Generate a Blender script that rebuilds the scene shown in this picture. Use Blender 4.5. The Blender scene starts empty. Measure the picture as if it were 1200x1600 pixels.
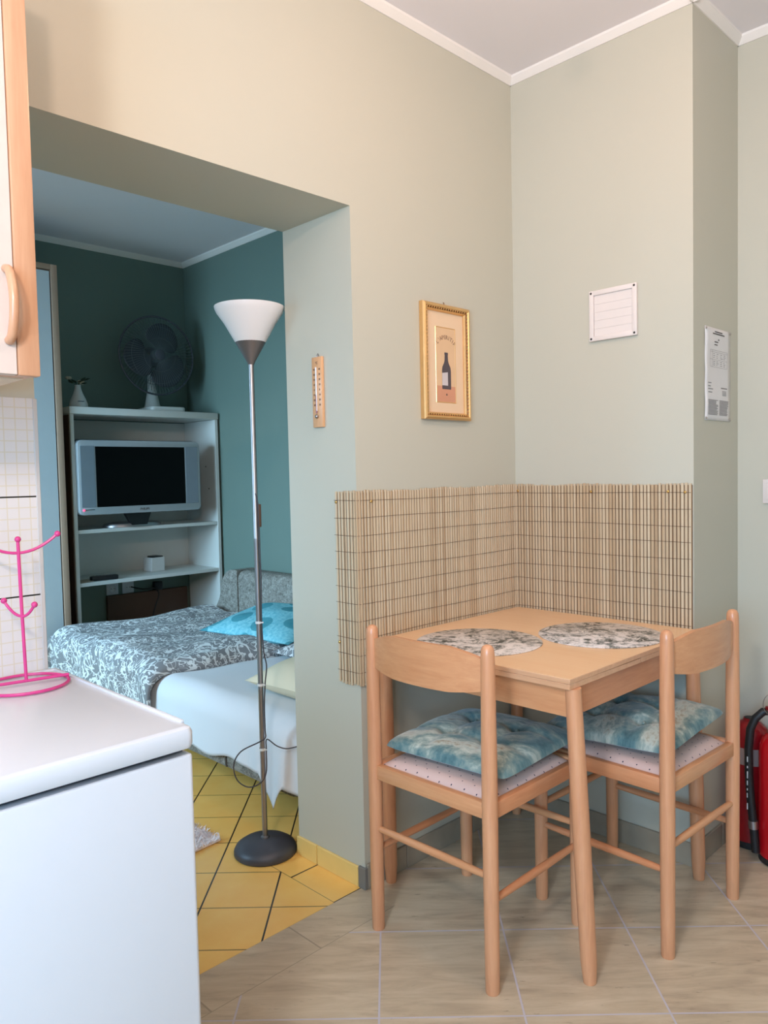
import bpy, bmesh, math, random
from mathutils import Vector, Matrix
random.seed(7)
PI = math.pi
S = bpy.context.scene
COL = S.collection

# ------------------------------------------------------------------ camera
CX, CY, CZ = 1.6759, -2.3333, 1.25
YAW, PITCH, ROLL, FPX = 0.7931, -0.0477, -0.0217, 1201.03
cd = bpy.data.cameras.new('camera'); cam = bpy.data.objects.new('camera', cd); COL.objects.link(cam)
F = Vector((-math.sin(YAW), math.cos(YAW), 0)); R = Vector((math.cos(YAW), math.sin(YAW), 0)); U = Vector((0, 0, 1))
c, s = math.cos(PITCH), math.sin(PITCH); F, U = c*F+s*U, c*U-s*F
c, s = math.cos(ROLL), math.sin(ROLL); R, U = c*R+s*U, c*U-s*R
m = Matrix((R, U, -F)).transposed().to_4x4(); m.translation = Vector((CX, CY, CZ)); cam.matrix_world = m
cd.sensor_fit = 'VERTICAL'; cd.sensor_height = 24; cd.lens = 24*FPX/1600; cd.clip_start = .05
S.camera = cam

# ------------------------------------------------------------------ world, light, exposure
w = bpy.data.worlds.new('sky'); S.world = w; w.use_nodes = True
w.node_tree.nodes['Background'].inputs[0].default_value = (.55, .72, 1, 1)
w.node_tree.nodes['Background'].inputs[1].default_value = .4
S.view_settings.view_transform = 'Standard'; S.view_settings.look = 'None'
S.view_settings.exposure = -0.12; S.view_settings.gamma = 1; S.view_settings.use_curve_mapping = False
def area(name, loc, aim, sx, sy, power, col, spread=180):
    l = bpy.data.lights.new(name, 'AREA'); l.shape = 'RECTANGLE'; l.size = sx; l.size_y = sy
    l.energy = power; l.color = col; l.spread = math.radians(spread)
    o = bpy.data.objects.new(name, l); COL.objects.link(o); o.location = loc
    o.rotation_euler = (Vector(aim)-Vector(loc)).to_track_quat('-Z', 'Y').to_euler(); return o
area('kitchen_daylight', (2.15, -4.27, 1.45), (1.0, 0, .35), 1.5, 1.3, 78, (.36, .67, 1.0), 150)
def spot(name, loc, aim, power, col, deg, blend, size):
    l = bpy.data.lights.new(name, 'SPOT'); l.energy = power; l.color = col; l.spot_size = math.radians(deg); l.spot_blend = blend; l.shadow_soft_size = size
    o = bpy.data.objects.new(name, l); COL.objects.link(o); o.location = loc
    o.rotation_euler = (Vector(aim)-Vector(loc)).to_track_quat('-Z', 'Y').to_euler(); return o
SPOT = ((2.55, -3.0, 2.42), (0, -1.35, 2.35))
spot('added_spot_fill', SPOT[0], SPOT[1], 112, (1.0, .72, .60), 78, 1.0, .08)  # added fill, warms the upper left wall in place of bounced sunlight
area('bedroom_daylight', (-1.75, -3.07, 1.55), (-2.05, 0, .6), 1.1, 1.2, 41, (.44, .73, .95), 95)

# ------------------------------------------------------------------ node materials
def lin(r, g, b):
    f = lambda v: (v/255/12.92) if v/255 <= .04045 else ((v/255+.055)/1.055)**2.4
    return (f(r), f(g), f(b), 1)
class NT:
    def __init__(s, name):
        s.m = bpy.data.materials.new(name); s.m.use_nodes = True; s.t = s.m.node_tree
        s.b = s.t.nodes['Principled BSDF']
    def n(s, typ, **kw):
        nd = s.t.nodes.new(typ)
        for k, v in kw.items(): setattr(nd, k, v)
        return nd
    def l(s, a, b): s.t.links.new(a, b)
    def put(s, sock, v):
        if hasattr(v, 'is_linked') or isinstance(v, bpy.types.NodeSocket): s.l(v, sock)
        else: sock.default_value = v
    def math(s, op, a, b=0, c=None):
        nd = s.n('ShaderNodeMath', operation=op); s.put(nd.inputs[0], a); s.put(nd.inputs[1], b)
        if c is not None: s.put(nd.inputs[2], c)
        return nd.outputs[0]
    def mix(s, f, a, b):
        nd = s.n('ShaderNodeMix', data_type='RGBA'); s.put(nd.inputs[0], f); s.put(nd.inputs[6], a); s.put(nd.inputs[7], b); return nd.outputs[2]
    def ramp(s, f, stops):
        nd = s.n('ShaderNodeValToRGB'); e = nd.color_ramp.elements
        while len(e) < len(stops): e.new(.5)
        for i, (p, cl) in enumerate(stops): e[i].position = p; e[i].color = cl if len(cl) == 4 else (*cl, 1)
        s.l(f, nd.inputs[0]); return nd.outputs[0]
    def coord(s, kind='Object', scale=None, rot=None, loc=None):
        if kind == 'World': o = s.n('ShaderNodeNewGeometry').outputs['Position']
        else: o = s.n('ShaderNodeTexCoord').outputs[kind]
        if scale or rot or loc:
            mp = s.n('ShaderNodeMapping'); s.l(o, mp.inputs[0])
            if scale: mp.inputs['Scale'].default_value = scale
            if rot: mp.inputs['Rotation'].default_value = rot
            if loc: mp.inputs['Location'].default_value = loc
            o = mp.outputs[0]
        return o
    def noise(s, co, scale, detail=4, rough=.5, dist=0):
        nd = s.n('ShaderNodeTexNoise'); s.l(co, nd.inputs['Vector'])
        nd.inputs['Scale'].default_value = scale; nd.inputs['Detail'].default_value = detail
        nd.inputs['Roughness'].default_value = rough; nd.inputs['Distortion'].default_value = dist
        return nd.outputs[0]
    def bump(s, h, strength=.2, dist=.002):
        nd = s.n('ShaderNodeBump'); nd.inputs['Strength'].default_value = strength; nd.inputs['Distance'].default_value = dist
        s.l(h, nd.inputs['Height']); s.l(nd.outputs[0], s.b.inputs['Normal'])
    def fin(s, col=None, rough=.5, metal=0, spec=.5):
        if col is not None: s.put(s.b.inputs['Base Color'], col)
        s.put(s.b.inputs['Roughness'], rough); s.b.inputs['Metallic'].default_value = metal
        s.b.inputs['Specular IOR Level'].default_value = spec
        return s.m
def plain(name, col, rough=.5, metal=0, var=.05, spec=.5, scale=25):
    t = NT(name); n = t.noise(t.coord(), scale)
    d = tuple(max(0, v*(1-var)) for v in col[:3])+(1,); h = tuple(min(1, v*(1+var)) for v in col[:3])+(1,)
    return t.fin(t.mix(n, d, h), rough, metal, spec)
M = {}
def paint(name, col, spec=.35, rough=.5):
    t = NT(name); co = t.coord('World'); n = t.noise(co, 1.5, 3)
    cl = t.mix(n, tuple(v*.97 for v in col[:3])+(1,), tuple(min(1, v*1.03) for v in col[:3])+(1,))
    t.bump(t.noise(co, 180, 2), .08, .001); return t.fin(cl, rough, 0, spec)
M['wall'] = paint('sage_wall_paint', lin(196, 192, 176))
M['wall_dark'] = paint('deep_green_wall_paint', lin(114, 134, 126))
M['ceiling'] = paint('white_ceiling_paint', lin(242, 236, 239), .2, .8)
M['cornice'] = paint('cornice_white', lin(238, 232, 226), .2, .7)
def wood(name, dark, light, axis='z', rough=.38, k=1.0):
    t = NT(name); sc = {'x': (1.2, 14, 14), 'y': (14, 1.2, 14), 'z': (14, 14, 1.2)}[axis]
    co = t.coord('Object', scale=tuple(v*k for v in sc)); n = t.noise(co, 3.2, 6, .6, .6)
    n2 = t.noise(co, 14, 4, .6)
    f = t.math('ADD', t.math('MULTIPLY', n, .7), t.math('MULTIPLY', n2, .3))
    t.b.inputs['Coat Weight'].default_value = .35; t.b.inputs['Coat Roughness'].default_value = .18
    return t.fin(t.ramp(f, [(.3, dark), (.7, light)]), rough, 0, .5)
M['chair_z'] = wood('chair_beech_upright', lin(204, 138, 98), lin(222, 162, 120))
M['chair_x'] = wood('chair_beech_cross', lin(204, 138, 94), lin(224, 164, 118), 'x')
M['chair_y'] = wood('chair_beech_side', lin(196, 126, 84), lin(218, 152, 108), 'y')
M['table'] = wood('table_beech_laminate', lin(250, 200, 152), lin(254, 211, 166), 'x', .32, .6)
M['table_edge'] = wood('table_beech_edge', lin(212, 158, 118), lin(228, 180, 142), 'x', .4)
M['cab_wood'] = wood('cabinet_beech', lin(190, 138, 104), lin(206, 158, 124))
def kitchen_floor():
    t = NT('travertine_tile'); co = t.coord('World'); sp = t.n('ShaderNodeSeparateXYZ'); t.l(co, sp.inputs[0])
    x, y = sp.outputs[0], sp.outputs[1]
    k = 1/(.3355*math.sqrt(2))
    x0 = t.math('SUBTRACT', x, .191); y0 = t.math('ADD', y, .919)
    u = t.math('MULTIPLY', t.math('ADD', x0, y0), k); v = t.math('MULTIPLY', t.math('SUBTRACT', x0, y0), k)
    strip = t.math('MULTIPLY', t.math('LESS_THAN', x, .13), t.math('LESS_THAN', y, -.80))
    us = t.math('MULTIPLY', t.math('ADD', y, 1.079), 1/.335); vs = t.math('MULTIPLY', t.math('SUBTRACT', x, .13), 1/.335)
    def sel(a, b): return t.math('ADD', t.math('MULTIPLY', strip, a), t.math('MULTIPLY', t.math('SUBTRACT', 1, strip), b))
    U2, V2 = sel(us, u), sel(vs, v)
    def edge(q):
        fr = t.math('FRACT', q); return t.math('MINIMUM', fr, t.math('SUBTRACT', 1, fr))
    e = t.math('MINIMUM', edge(U2), edge(V2)); g = t.math('LESS_THAN', e, .0068)
    cb = t.n('ShaderNodeCombineXYZ'); t.l(t.math('FLOOR', U2), cb.inputs[0]); t.l(t.math('FLOOR', V2), cb.inputs[1]); t.l(strip, cb.inputs[2])
    wn = t.n('ShaderNodeTexWhiteNoise', noise_dimensions='3D'); t.l(cb.outputs[0], wn.inputs['Vector'])
    # veins run along one lattice direction
    vm = t.n('ShaderNodeVectorMath', operation='MULTIPLY'); t.l(wn.outputs['Color'], vm.inputs[0]); vm.inputs[1].default_value = (7, 7, 7)
    va = t.n('ShaderNodeVectorMath', operation='ADD'); t.l(co, va.inputs[0]); t.l(vm.outputs[0], va.inputs[1])
    mp = t.n('ShaderNodeMapping'); t.l(va.outputs[0], mp.inputs[0]); mp.inputs['Rotation'].default_value = (0, 0, -PI/4)
    mp2 = t.n('ShaderNodeMapping'); t.l(mp.outputs[0], mp2.inputs[0]); mp2.inputs['Scale'].default_value = (1.0, 5.5, 1)
    n = t.noise(mp2.outputs[0], 5, 8, .62, .5); n2 = t.noise(mp2.outputs[0], 17, 5, .7)
    base = t.ramp(n, [(.3, lin(178, 158, 134)), (.5, lin(202, 182, 154)), (.7, lin(216, 198, 172))])
    spots = t.ramp(n2, [(.27, (0, 0, 0)), (.36, (1, 1, 1))])
    base = t.mix(t.math('SUBTRACT', 1, spots), base, lin(140, 124, 104))
    base = t.mix(t.math('MULTIPLY', wn.outputs['Value'], .25), base, lin(180, 164, 138))
    cl = t.mix(g, base, t.mix(strip, lin(196, 188, 194), lin(170, 154, 132)))
    t.bump(t.math('GREATER_THAN', e, .008), .5, .0015)
    return t.fin(cl, t.math('ADD', .34, t.math('MULTIPLY', g, .4)), 0, .45)
M['floor'] = kitchen_floor()
def yellow_floor():
    t = NT('yellow_tile'); co = t.coord('World'); sp = t.n('ShaderNodeSeparateXYZ'); t.l(co, sp.inputs[0])
    x, y = sp.outputs[0], sp.outputs[1]
    u = t.math('MULTIPLY', t.math('ADD', t.math('ADD', x, y), 1.181), 1/.293)
    v = t.math('MULTIPLY', t.math('SUBTRACT', t.math('SUBTRACT', x, y), .925), 1/.283)
    border = t.math('MULTIPLY', t.math('GREATER_THAN', y, -.912), t.math('GREATER_THAN', x, -.33))
    us = t.math('MULTIPLY', t.math('ADD', x, .218), 1/.205); vs = t.math('MULTIPLY', t.math('ADD', y, .912), 1/.205)
    def sel(a, b): return t.math('ADD', t.math('MULTIPLY', border, a), t.math('MULTIPLY', t.math('SUBTRACT', 1, border), b))
    def edge(q):
        fr = t.math('FRACT', q); return t.math('MINIMUM', fr, t.math('SUBTRACT', 1, fr))
    e1 = edge(sel(us, u)); e2 = edge(sel(vs, v))
    g1 = t.math('LESS_THAN', e1, .0125); g2 = t.math('LESS_THAN', e2, .009)
    n = t.noise(co, 9, 4)
    cl = t.ramp(n, [(.3, lin(252, 196, 104)), (.7, lin(255, 208, 118))])
    cl = t.mix(g2, cl, lin(120, 92, 50)); cl = t.mix(g1, cl, lin(40, 34, 28))
    t.bump(t.math('GREATER_THAN', t.math('MINIMUM', e1, e2), .013), .4, .0015)
    return t.fin(cl, .3, 0, .5)
M['yfloor'] = yellow_floor()
M['ytile'] = plain('yellow_skirting_tile', lin(240, 204, 124), .35)
M['gtile'] = plain('stone_skirting_tile', lin(158, 146, 128), .4, var=.2, scale=14)
M['dgrey'] = plain('grey_end_tile', lin(122, 118, 112), .5)
M['grout'] = plain('dark_grout', lin(46, 40, 34), .9)
def splash():
    t = NT('gridded_white_wall_tile'); co = t.coord('World'); sp = t.n('ShaderNodeSeparateXYZ'); t.l(co, sp.inputs[0])
    y, z = sp.outputs[1], sp.outputs[2]
    def edge(q):
        fr = t.math('FRACT', q); return t.math('MINIMUM', fr, t.math('SUBTRACT', 1, fr))
    zz = t.math('SUBTRACT', z, 1.014); yy = t.math('ADD', y, 1.731)
    big = t.math('LESS_THAN', t.math('MINIMUM', edge(t.math('MULTIPLY', zz, 1/.2075)), edge(t.math('MULTIPLY', t.math('ADD', y, 1.9), 1/.2075))), .008)
    sm = t.math('LESS_THAN', t.math('MINIMUM', edge(t.math('MULTIPLY', zz, 1/.0231)), edge(t.math('MULTIPLY', yy, 1/.0231))), .05)
    cl = t.mix(t.math('MULTIPLY', sm, .45), lin(216, 209, 206), lin(206, 188, 142)); cl = t.mix(big, cl, lin(40, 36, 32))
    return t.fin(cl, .25)
M['splash'] = splash()
M['white_gloss'] = plain('white_enamel', lin(216, 219, 226), .3, var=.01)
M['white_mel'] = plain('white_melamine', lin(214, 216, 212), .4, var=.02)
M['door_white'] = plain('white_lacquer_door', lin(206, 216, 222), .22, var=.02)
M['beige_trim'] = plain('beige_trim', lin(190, 160, 138), .5)
M['brown'] = plain('brown_side', lin(84, 62, 48), .6)
M['pink'] = plain('pink_metal', lin(206, 60, 128), .3, 0, .05)
M['steel'] = plain('brushed_steel', lin(168, 164, 166), .38, 1, .05)
M['lampgrey'] = plain('grey_metal', lin(128, 122, 122), .4, .7)
M['base_grey'] = plain('charcoal_lamp_base', lin(74, 76, 84), .45, .2)
def glass_shade():
    t = NT('frosted_white_shade'); t.b.inputs['Subsurface Weight'].default_value = .25; t.b.inputs['Subsurface Radius'].default_value = (.02, .02, .02)
    n = t.noise(t.coord(), 8); return t.fin(t.mix(n, lin(236, 234, 236), lin(244, 242, 244)), .35)
M['shade'] = glass_shade()
M['white_plastic'] = plain('warm_white_plastic', lin(228, 217, 211), .45, var=.01)
M['black'] = plain('black_plastic', lin(22, 22, 24), .4)
M['screen'] = plain('tv_screen', lin(5, 6, 7), .35, spec=.15)
M['silver'] = plain('silver_plastic', lin(178, 186, 192), .35, .15)
M['speaker'] = plain('grey_speaker_mesh', lin(128, 140, 150), .7)
t = NT('red_standby_light'); t.b.inputs['Emission Color'].default_value = (1, .08, .2, 1); t.b.inputs['Emission Strength'].default_value = 1.5; M['led'] = t.fin((1, .1, .25, 1), .4)
M['gold'] = plain('gilt_frame', lin(224, 180, 122), .32, .75, .12)
M['gold_dark'] = plain('gilt_frame_dark', lin(120, 78, 40), .4, .6, .2)
M['mat_cream'] = plain('cream_mount', lin(232, 200, 166), .8, var=.02)
M['paper'] = plain('white_paper', lin(226, 222, 220), .8, var=.02)
M['ink'] = plain('grey_ink', lin(128, 122, 122), .9)
M['ink_dark'] = plain('dark_ink', lin(70, 62, 60), .9)
M['red'] = plain('extinguisher_red', lin(196, 14, 26), .22, var=.04)
M['dred'] = plain('dark_red', lin(140, 10, 20), .3, var=.06)
M['rubber'] = plain('black_rubber', lin(26, 27, 29), .5)
M['blue'] = plain('blue_label', lin(40, 110, 180), .5)
M['label'] = plain('white_label', lin(222, 224, 226), .6)
M['brass'] = plain('brass_tack', lin(220, 180, 110), .25, 1)
M['screw'] = plain('dark_screw', lin(50, 44, 42), .5)
M['thermo'] = wood('thermometer_wood', lin(214, 158, 112), lin(230, 178, 132))
def tweed():
    t = NT('grey_tweed'); co = t.coord('World'); n = t.noise(co, 140, 5, .8); n2 = t.noise(co, 35, 3)
    f = t.math('ADD', t.math('MULTIPLY', n, .7), t.math('MULTIPLY', n2, .3))
    t.bump(n, .4, .002)
    return t.fin(t.ramp(f, [(.36, lin(92, 90, 84)), (.5, lin(140, 137, 130)), (.64, lin(176, 174, 166))]), .95, 0, .1)
M['tweed'] = tweed()
def leafy():
    t = NT('grey_leaf_scroll_fabric'); co = t.coord('Object')
    n = t.noise(co, 9, 1.2, .4, 1.8); n2 = t.noise(co, 14, 1.5, .5, 2.4)
    vor = t.n('ShaderNodeTexVoronoi'); t.l(co, vor.inputs['Vector']); vor.inputs['Scale'].default_value = 24; vor.inputs['Randomness'].default_value = 1
    a = t.math('LESS_THAN', t.math('ABSOLUTE', t.math('SUBTRACT', n, .5)), .024)
    b = t.math('LESS_THAN', t.math('ABSOLUTE', t.math('SUBTRACT', n2, .47)), .026)
    cc = t.math('MULTIPLY', t.math('LESS_THAN', vor.outputs['Distance'], .28), t.math('GREATER_THAN', n2, .53))
    f = t.math('MAXIMUM', t.math('MAXIMUM', a, b), cc)
    return t.fin(t.mix(f, lin(134, 135, 138), lin(222, 224, 224)), .85, 0, .15)
M['leafy'] = leafy()
def cloth(name, col, scale=60, spec=.15):
    t = NT(name); co = t.coord('Object'); n = t.noise(co, 4, 3); t.bump(t.noise(co, scale*8, 2), .1, .001)
    return t.fin(t.mix(n, tuple(v*.94 for v in col[:3])+(1,), col), .85, 0, spec)
M['sheet'] = cloth('white_cotton', lin(226, 228, 232)); M['cream'] = cloth('cream_cotton', lin(232, 218, 190))
def dotted():
    t = NT('turquoise_dotted_fabric'); co = t.coord('Object'); vor = t.n('ShaderNodeTexVoronoi', voronoi_dimensions='2D'); t.l(co, vor.inputs['Vector'])
    vor.inputs['Scale'].default_value = 6.2; vor.inputs['Randomness'].default_value = .55
    f = t.math('LESS_THAN', vor.outputs['Distance'], .34); n = t.noise(co, 60, 5, .7)
    bg = t.ramp(n, [(.35, lin(96, 178, 196)), (.65, lin(150, 212, 222))])
    return t.fin(t.mix(t.math('MULTIPLY', f, .8), bg, lin(62, 140, 154)), .85, 0, .15)
M['dotted'] = dotted()
def tiedye():
    t = NT('teal_tie_dye_velvet'); co = t.coord('Object', scale=(1, 1.3, .4)); n = t.noise(co, 5.5, 6, .6, 1.2); n2 = t.noise(co, 34, 4, .7)
    f = t.math('ADD', t.math('MULTIPLY', n, .78), t.math('MULTIPLY', n2, .22))
    cl = t.ramp(f, [(.33, lin(52, 88, 98)), (.43, lin(92, 126, 130)), (.50, lin(136, 154, 148)), (.57, lin(190, 198, 188)), (.64, lin(150, 140, 116))])
    t.b.inputs['Sheen Weight'].default_value = .4; t.b.inputs['Sheen Roughness'].default_value = .4
    return t.fin(cl, .7, 0, .3)
M['tiedye'] = tiedye()
def dotseat():
    t = NT('pink_pin_dot_fabric'); co = t.coord('Object', rot=(0, 0, PI/4)); vor = t.n('ShaderNodeTexVoronoi', voronoi_dimensions='2D'); t.l(co, vor.inputs['Vector'])
    vor.inputs['Scale'].default_value = 36; vor.inputs['Randomness'].default_value = .12
    f = t.math('LESS_THAN', vor.outputs['Distance'], .065)
    return t.fin(t.mix(f, lin(216, 188, 180), lin(60, 60, 78)), .9, 0, .1)
M['dotseat'] = dotseat()
def toile():
    t = NT('toile_placemat'); co = t.coord('Object'); n = t.noise(co, 15, 6, .72, 1.2); n2 = t.noise(co, 60, 4, .7, 1)
    f = t.math('ADD', t.math('MULTIPLY', n, .72), t.math('MULTIPLY', n2, .28))
    return t.fin(t.ramp(f, [(.39, lin(38, 44, 42)), (.445, lin(112, 114, 108)), (.487, lin(200, 192, 186)), (.55, lin(236, 226, 220))]), .45)
M['toile'] = toile()
def bamboo():
    t = NT('bamboo_slat'); rnd = t.n('ShaderNodeNewGeometry').outputs['Random Per Island']
    co = t.coord('World', scale=(30, 30, 3)); n = t.noise(co, 4, 4)
    f = t.math('ADD', t.math('MULTIPLY', rnd, .6), t.math('MULTIPLY', n, .4))
    return t.fin(t.ramp(f, [(.1, lin(168, 138, 106)), (.35, lin(190, 162, 128)), (.6, lin(202, 178, 146)), (.9, lin(214, 194, 164))]), .5)
M['bamboo'] = bamboo(); M['thread'] = plain('brown_thread', lin(96, 66, 50), .9); M['backing'] = plain('bamboo_gap', lin(120, 94, 70), .9)
M['rug'] = plain('shaggy_white_rug', lin(248, 238, 238), .95, var=.03)
M['fan_blade'] = plain('smoked_fan_blade', lin(60, 64, 70), .4)
M['fan_wire'] = plain('fan_wire', lin(88, 96, 98), .4)
M['ceramic'] = plain('white_ceramic', lin(220, 222, 222), .3, var=.02)
M['leaf'] = plain('dark_leaf', lin(40, 56, 40), .7); M['petal'] = plain('pale_petal', lin(190, 186, 168), .8)

# ------------------------------------------------------------------ mesh builder
class MB:
    def __init__(s): s.bm = bmesh.new()
    def _add(s, geom_fn):
        fn = geom_fn
        tmp = bmesh.new(); fn(tmp); me = bpy.data.meshes.new('t'); tmp.to_mesh(me); tmp.free(); s.bm.from_mesh(me); bpy.data.meshes.remove(me); return s
    def box(s, x0, x1, y0, y1, z0, z1, bev=0, seg=2, mat=None):
        def fn(b):
            bmesh.ops.create_cube(b, size=1)
            for v in b.verts: v.co = Vector((x0+(v.co.x+.5)*(x1-x0), y0+(v.co.y+.5)*(y1-y0), z0+(v.co.z+.5)*(z1-z0)))
            if bev: bmesh.ops.bevel(b, geom=b.edges[:], offset=bev, segments=seg, profile=.5, affect='EDGES')
            if mat: bmesh.ops.transform(b, matrix=mat, verts=b.verts)
        return s._add(fn)
    def rbox(s, x0, x1, y0, y1, z0, z1, r, axis='x', seg=5, bev=0):
        """box with the four edges parallel to axis rounded by r"""
        def fn(b):
            bmesh.ops.create_cube(b, size=1)
            for v in b.verts: v.co = Vector((x0+(v.co.x+.5)*(x1-x0), y0+(v.co.y+.5)*(y1-y0), z0+(v.co.z+.5)*(z1-z0)))
            i = 'xyz'.index(axis)
            es = [e for e in b.edges if abs((e.verts[0].co-e.verts[1].co).normalized()[i]) > .9]
            bmesh.ops.bevel(b, geom=es, offset=r, segments=seg, profile=.5, affect='EDGES')
            if bev: bmesh.ops.bevel(b, geom=[e for e in b.edges if e.calc_face_angle(0) > 1.2], offset=bev, segments=2, profile=.5, affect='EDGES')
        return s._add(fn)
    def tube(s, pts, r, seg=8, cyc=False, caps=True):
        pts = [Vector(p) for p in pts]; n = len(pts)
        rad = r if isinstance(r, (list, tuple)) else [r]*n
        def fn(b):
            rings = []; up = None
            for i, p in enumerate(pts):
                a = pts[(i-1) % n] if (cyc or i) else p; d = pts[(i+1) % n] if (cyc or i < n-1) else p
                tan = (d-a).normalized()
                if up is None: up = tan.orthogonal().normalized()
                up = (up-tan*up.dot(tan)); up = up.normalized() if up.length > 1e-6 else tan.orthogonal().normalized()
                sd = tan.cross(up)
                rings.append([b.verts.new(p+(up*math.cos(2*PI*k/seg)+sd*math.sin(2*PI*k/seg))*rad[i]) for k in range(seg)])
            for i in range(n if cyc else n-1):
                A, B = rings[i], rings[(i+1) % n]
                for k in range(seg): b.faces.new((A[k], A[(k+1) % seg], B[(k+1) % seg], B[k]))
            if caps and not cyc: b.faces.new(rings[0][::-1]); b.faces.new(rings[-1])
        return s._add(fn)
    def lathe(s, prof, c=(0, 0, 0), seg=32, mat=None):
        def fn(b):
            rings = []
            for (r, z) in prof:
                if r < 1e-6: rings.append([b.verts.new((c[0], c[1], c[2]+z))])
                else: rings.append([b.verts.new((c[0]+r*math.cos(2*PI*k/seg), c[1]+r*math.sin(2*PI*k/seg), c[2]+z)) for k in range(seg)])
            for A, B in zip(rings, rings[1:]):
                for k in range(seg):
                    k2 = (k+1) % seg
                    if len(A) == 1 and len(B) == 1: continue
                    if len(A) == 1: b.faces.new((A[0], B[k2], B[k]))
                    elif len(B) == 1: b.faces.new((A[k], A[k2], B[0]))
                    else: b.faces.new((A[k], A[k2], B[k2], B[k]))
            if mat: bmesh.ops.transform(b, matrix=mat, verts=b.verts)
        return s._add(fn)
    def ball(s, c, r, seg=12):
        return s.lathe([(r*math.sin(PI*i/8), -r*math.cos(PI*i/8)) for i in range(9)], c, seg)
    def grid(s, fn2, nu, nv, flip=False):
        def fn(b):
            g = [[b.verts.new(fn2(i/(nu-1), j/(nv-1))) for j in range(nv)] for i in range(nu)]
            for i in range(nu-1):
                for j in range(nv-1):
                    q = (g[i][j], g[i+1][j], g[i+1][j+1], g[i][j+1]); b.faces.new(q[::-1] if flip else q)
        return s._add(fn)
    def prism(s, poly, h, mat=None):
        """poly in xy extruded 0..h in z, then mat"""
        def fn(b):
            A = [b.verts.new((p[0], p[1], 0)) for p in poly]; B = [b.verts.new((p[0], p[1], h)) for p in poly]
            b.faces.new(A[::-1]); b.faces.new(B); n = len(poly)
            for k in range(n): b.faces.new((A[k], A[(k+1) % n], B[(k+1) % n], B[k]))
            if mat: bmesh.ops.transform(b, matrix=mat, verts=b.verts)
        return s._add(fn)
    def shift(s, v): bmesh.ops.translate(s.bm, verts=s.bm.verts, vec=Vector(v)); return s
    def xf(s, mat): bmesh.ops.transform(s.bm, matrix=mat, verts=s.bm.verts); return s
    def build(s, name, mat, parent=None, smooth=True, off=None, weld=False):
        if weld: bmesh.ops.remove_doubles(s.bm, verts=s.bm.verts, dist=1e-5)
        if off is not None: s.shift((-off[0], -off[1], -off[2]))
        bmesh.ops.recalc_face_normals(s.bm, faces=s.bm.faces)
        me = bpy.data.meshes.new(name); s.bm.to_mesh(me); s.bm.free()
        if smooth:
            me.polygons.foreach_set('use_smooth', [True]*len(me.polygons)); me.set_sharp_from_angle(angle=math.radians(38))
        me.materials.append(M[mat] if isinstance(mat, str) else mat)
        o = bpy.data.objects.new(name, me); COL.objects.link(o)
        if parent: o.parent = parent
        return o
def tag(o, label, cat, group=None):
    o['label'] = label; o['category'] = cat
    if group: o['group'] = group
    return o
def thing(name, label, cat, loc=(0, 0, 0), rz=0, group=None):
    o = bpy.data.objects.new(name, None); o.empty_display_size = .05; COL.objects.link(o)
    o.location = loc; o.rotation_euler = (0, 0, rz); return tag(o, label, cat, group)
def struct(name, mb, mat, smooth=False):
    o = mb.build(name, mat, None, smooth); o['kind'] = 'structure'; return o
def origin_to(o, loc):
    """move a mesh object's origin to loc, keeping its shape in place"""
    o.data.transform(Matrix.Translation(-Vector(loc))); o.location = loc; return o
def text_verts(body, size, extrude=.0004):
    cu = bpy.data.curves.new('t', 'FONT'); cu.body = body; cu.size = size; cu.extrude = extrude; cu.align_x = 'CENTER'; cu.align_y = 'CENTER'; cu.resolution_u = 3
    o = bpy.data.objects.new('t', cu); COL.objects.link(o); dg = bpy.context.evaluated_depsgraph_get()
    me = bpy.data.meshes.new_from_object(o.evaluated_get(dg)); bpy.data.objects.remove(o); bpy.data.curves.remove(cu); return me
def add_text(mb, body, size, mat, extrude=.0004):
    me = text_verts(body, size, extrude); me.transform(mat); mb.bm.from_mesh(me); bpy.data.meshes.remove(me); return mb
# matrices taking text (x right, y up, z out) onto a wall
def on_wall_x(x, y, z): return Matrix(((0, 0, 1, x), (1, 0, 0, y), (0, 1, 0, z), (0, 0, 0, 1)))       # faces +x
def on_wall_y(x, y, z): return Matrix(((1, 0, 0, x), (0, 0, -1, y), (0, 1, 0, z), (0, 0, 0, 1)))      # faces -y
def copy_tree(src, loc, rz, label, group=None):
    r = src.copy(); COL.objects.link(r); r.location = loc; r.rotation_euler = (0, 0, rz); r['label'] = label
    if group: r['group'] = group
    for ch in list(src.children):
        c2 = ch.copy(); COL.objects.link(c2); c2.parent = r
        for g in list(ch.children):
            d = g.copy(); COL.objects.link(d); d.parent = c2
    return r

# ------------------------------------------------------------------ room shell
H = 2.66; T = .32; YJ = -.796; YO = -1.71; ZO = 2.035; XC = .663; YK = .347; XE = 3.3; YS = -4.3; XB = -2.86; YR = .335; YB = -3.1
struct('floor', MB().box(-.012, XE+.1, YS-.1, YK+.1, -.1, 0), 'floor')
struct('floor_bedroom', MB().box(XB-.1, -.0125, YB-.1, YR+.1, -.1, 0), 'yfloor')
struct('ceiling', MB().box(0, XE+.1, YS-.1, YK+.1, H, H+.1), 'ceiling')
struct('ceiling_bedroom', MB().box(XB-.1, -T, YB-.1, YR+.1, H, H+.1), 'ceiling')
struct('wall_left', MB().box(-T, 0, YS-.1, YO, 0, H+.1).box(-T, 0, YO, YJ, ZO, H+.1).box(-T, 0, YJ, YR+.1, 0, H+.1), 'wall')
struct('wall_back', MB().box(0, XC, 0, YK+.1, 0, H+.1), 'wall')
struct('wall_alcove', MB().box(XC, XE+.1, YK, YK+.1, 0, H+.1), 'wall')
struct('wall_right', MB().box(XE, XE+.1, YS-.1, YK, 0, H+.1), 'wall')
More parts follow.
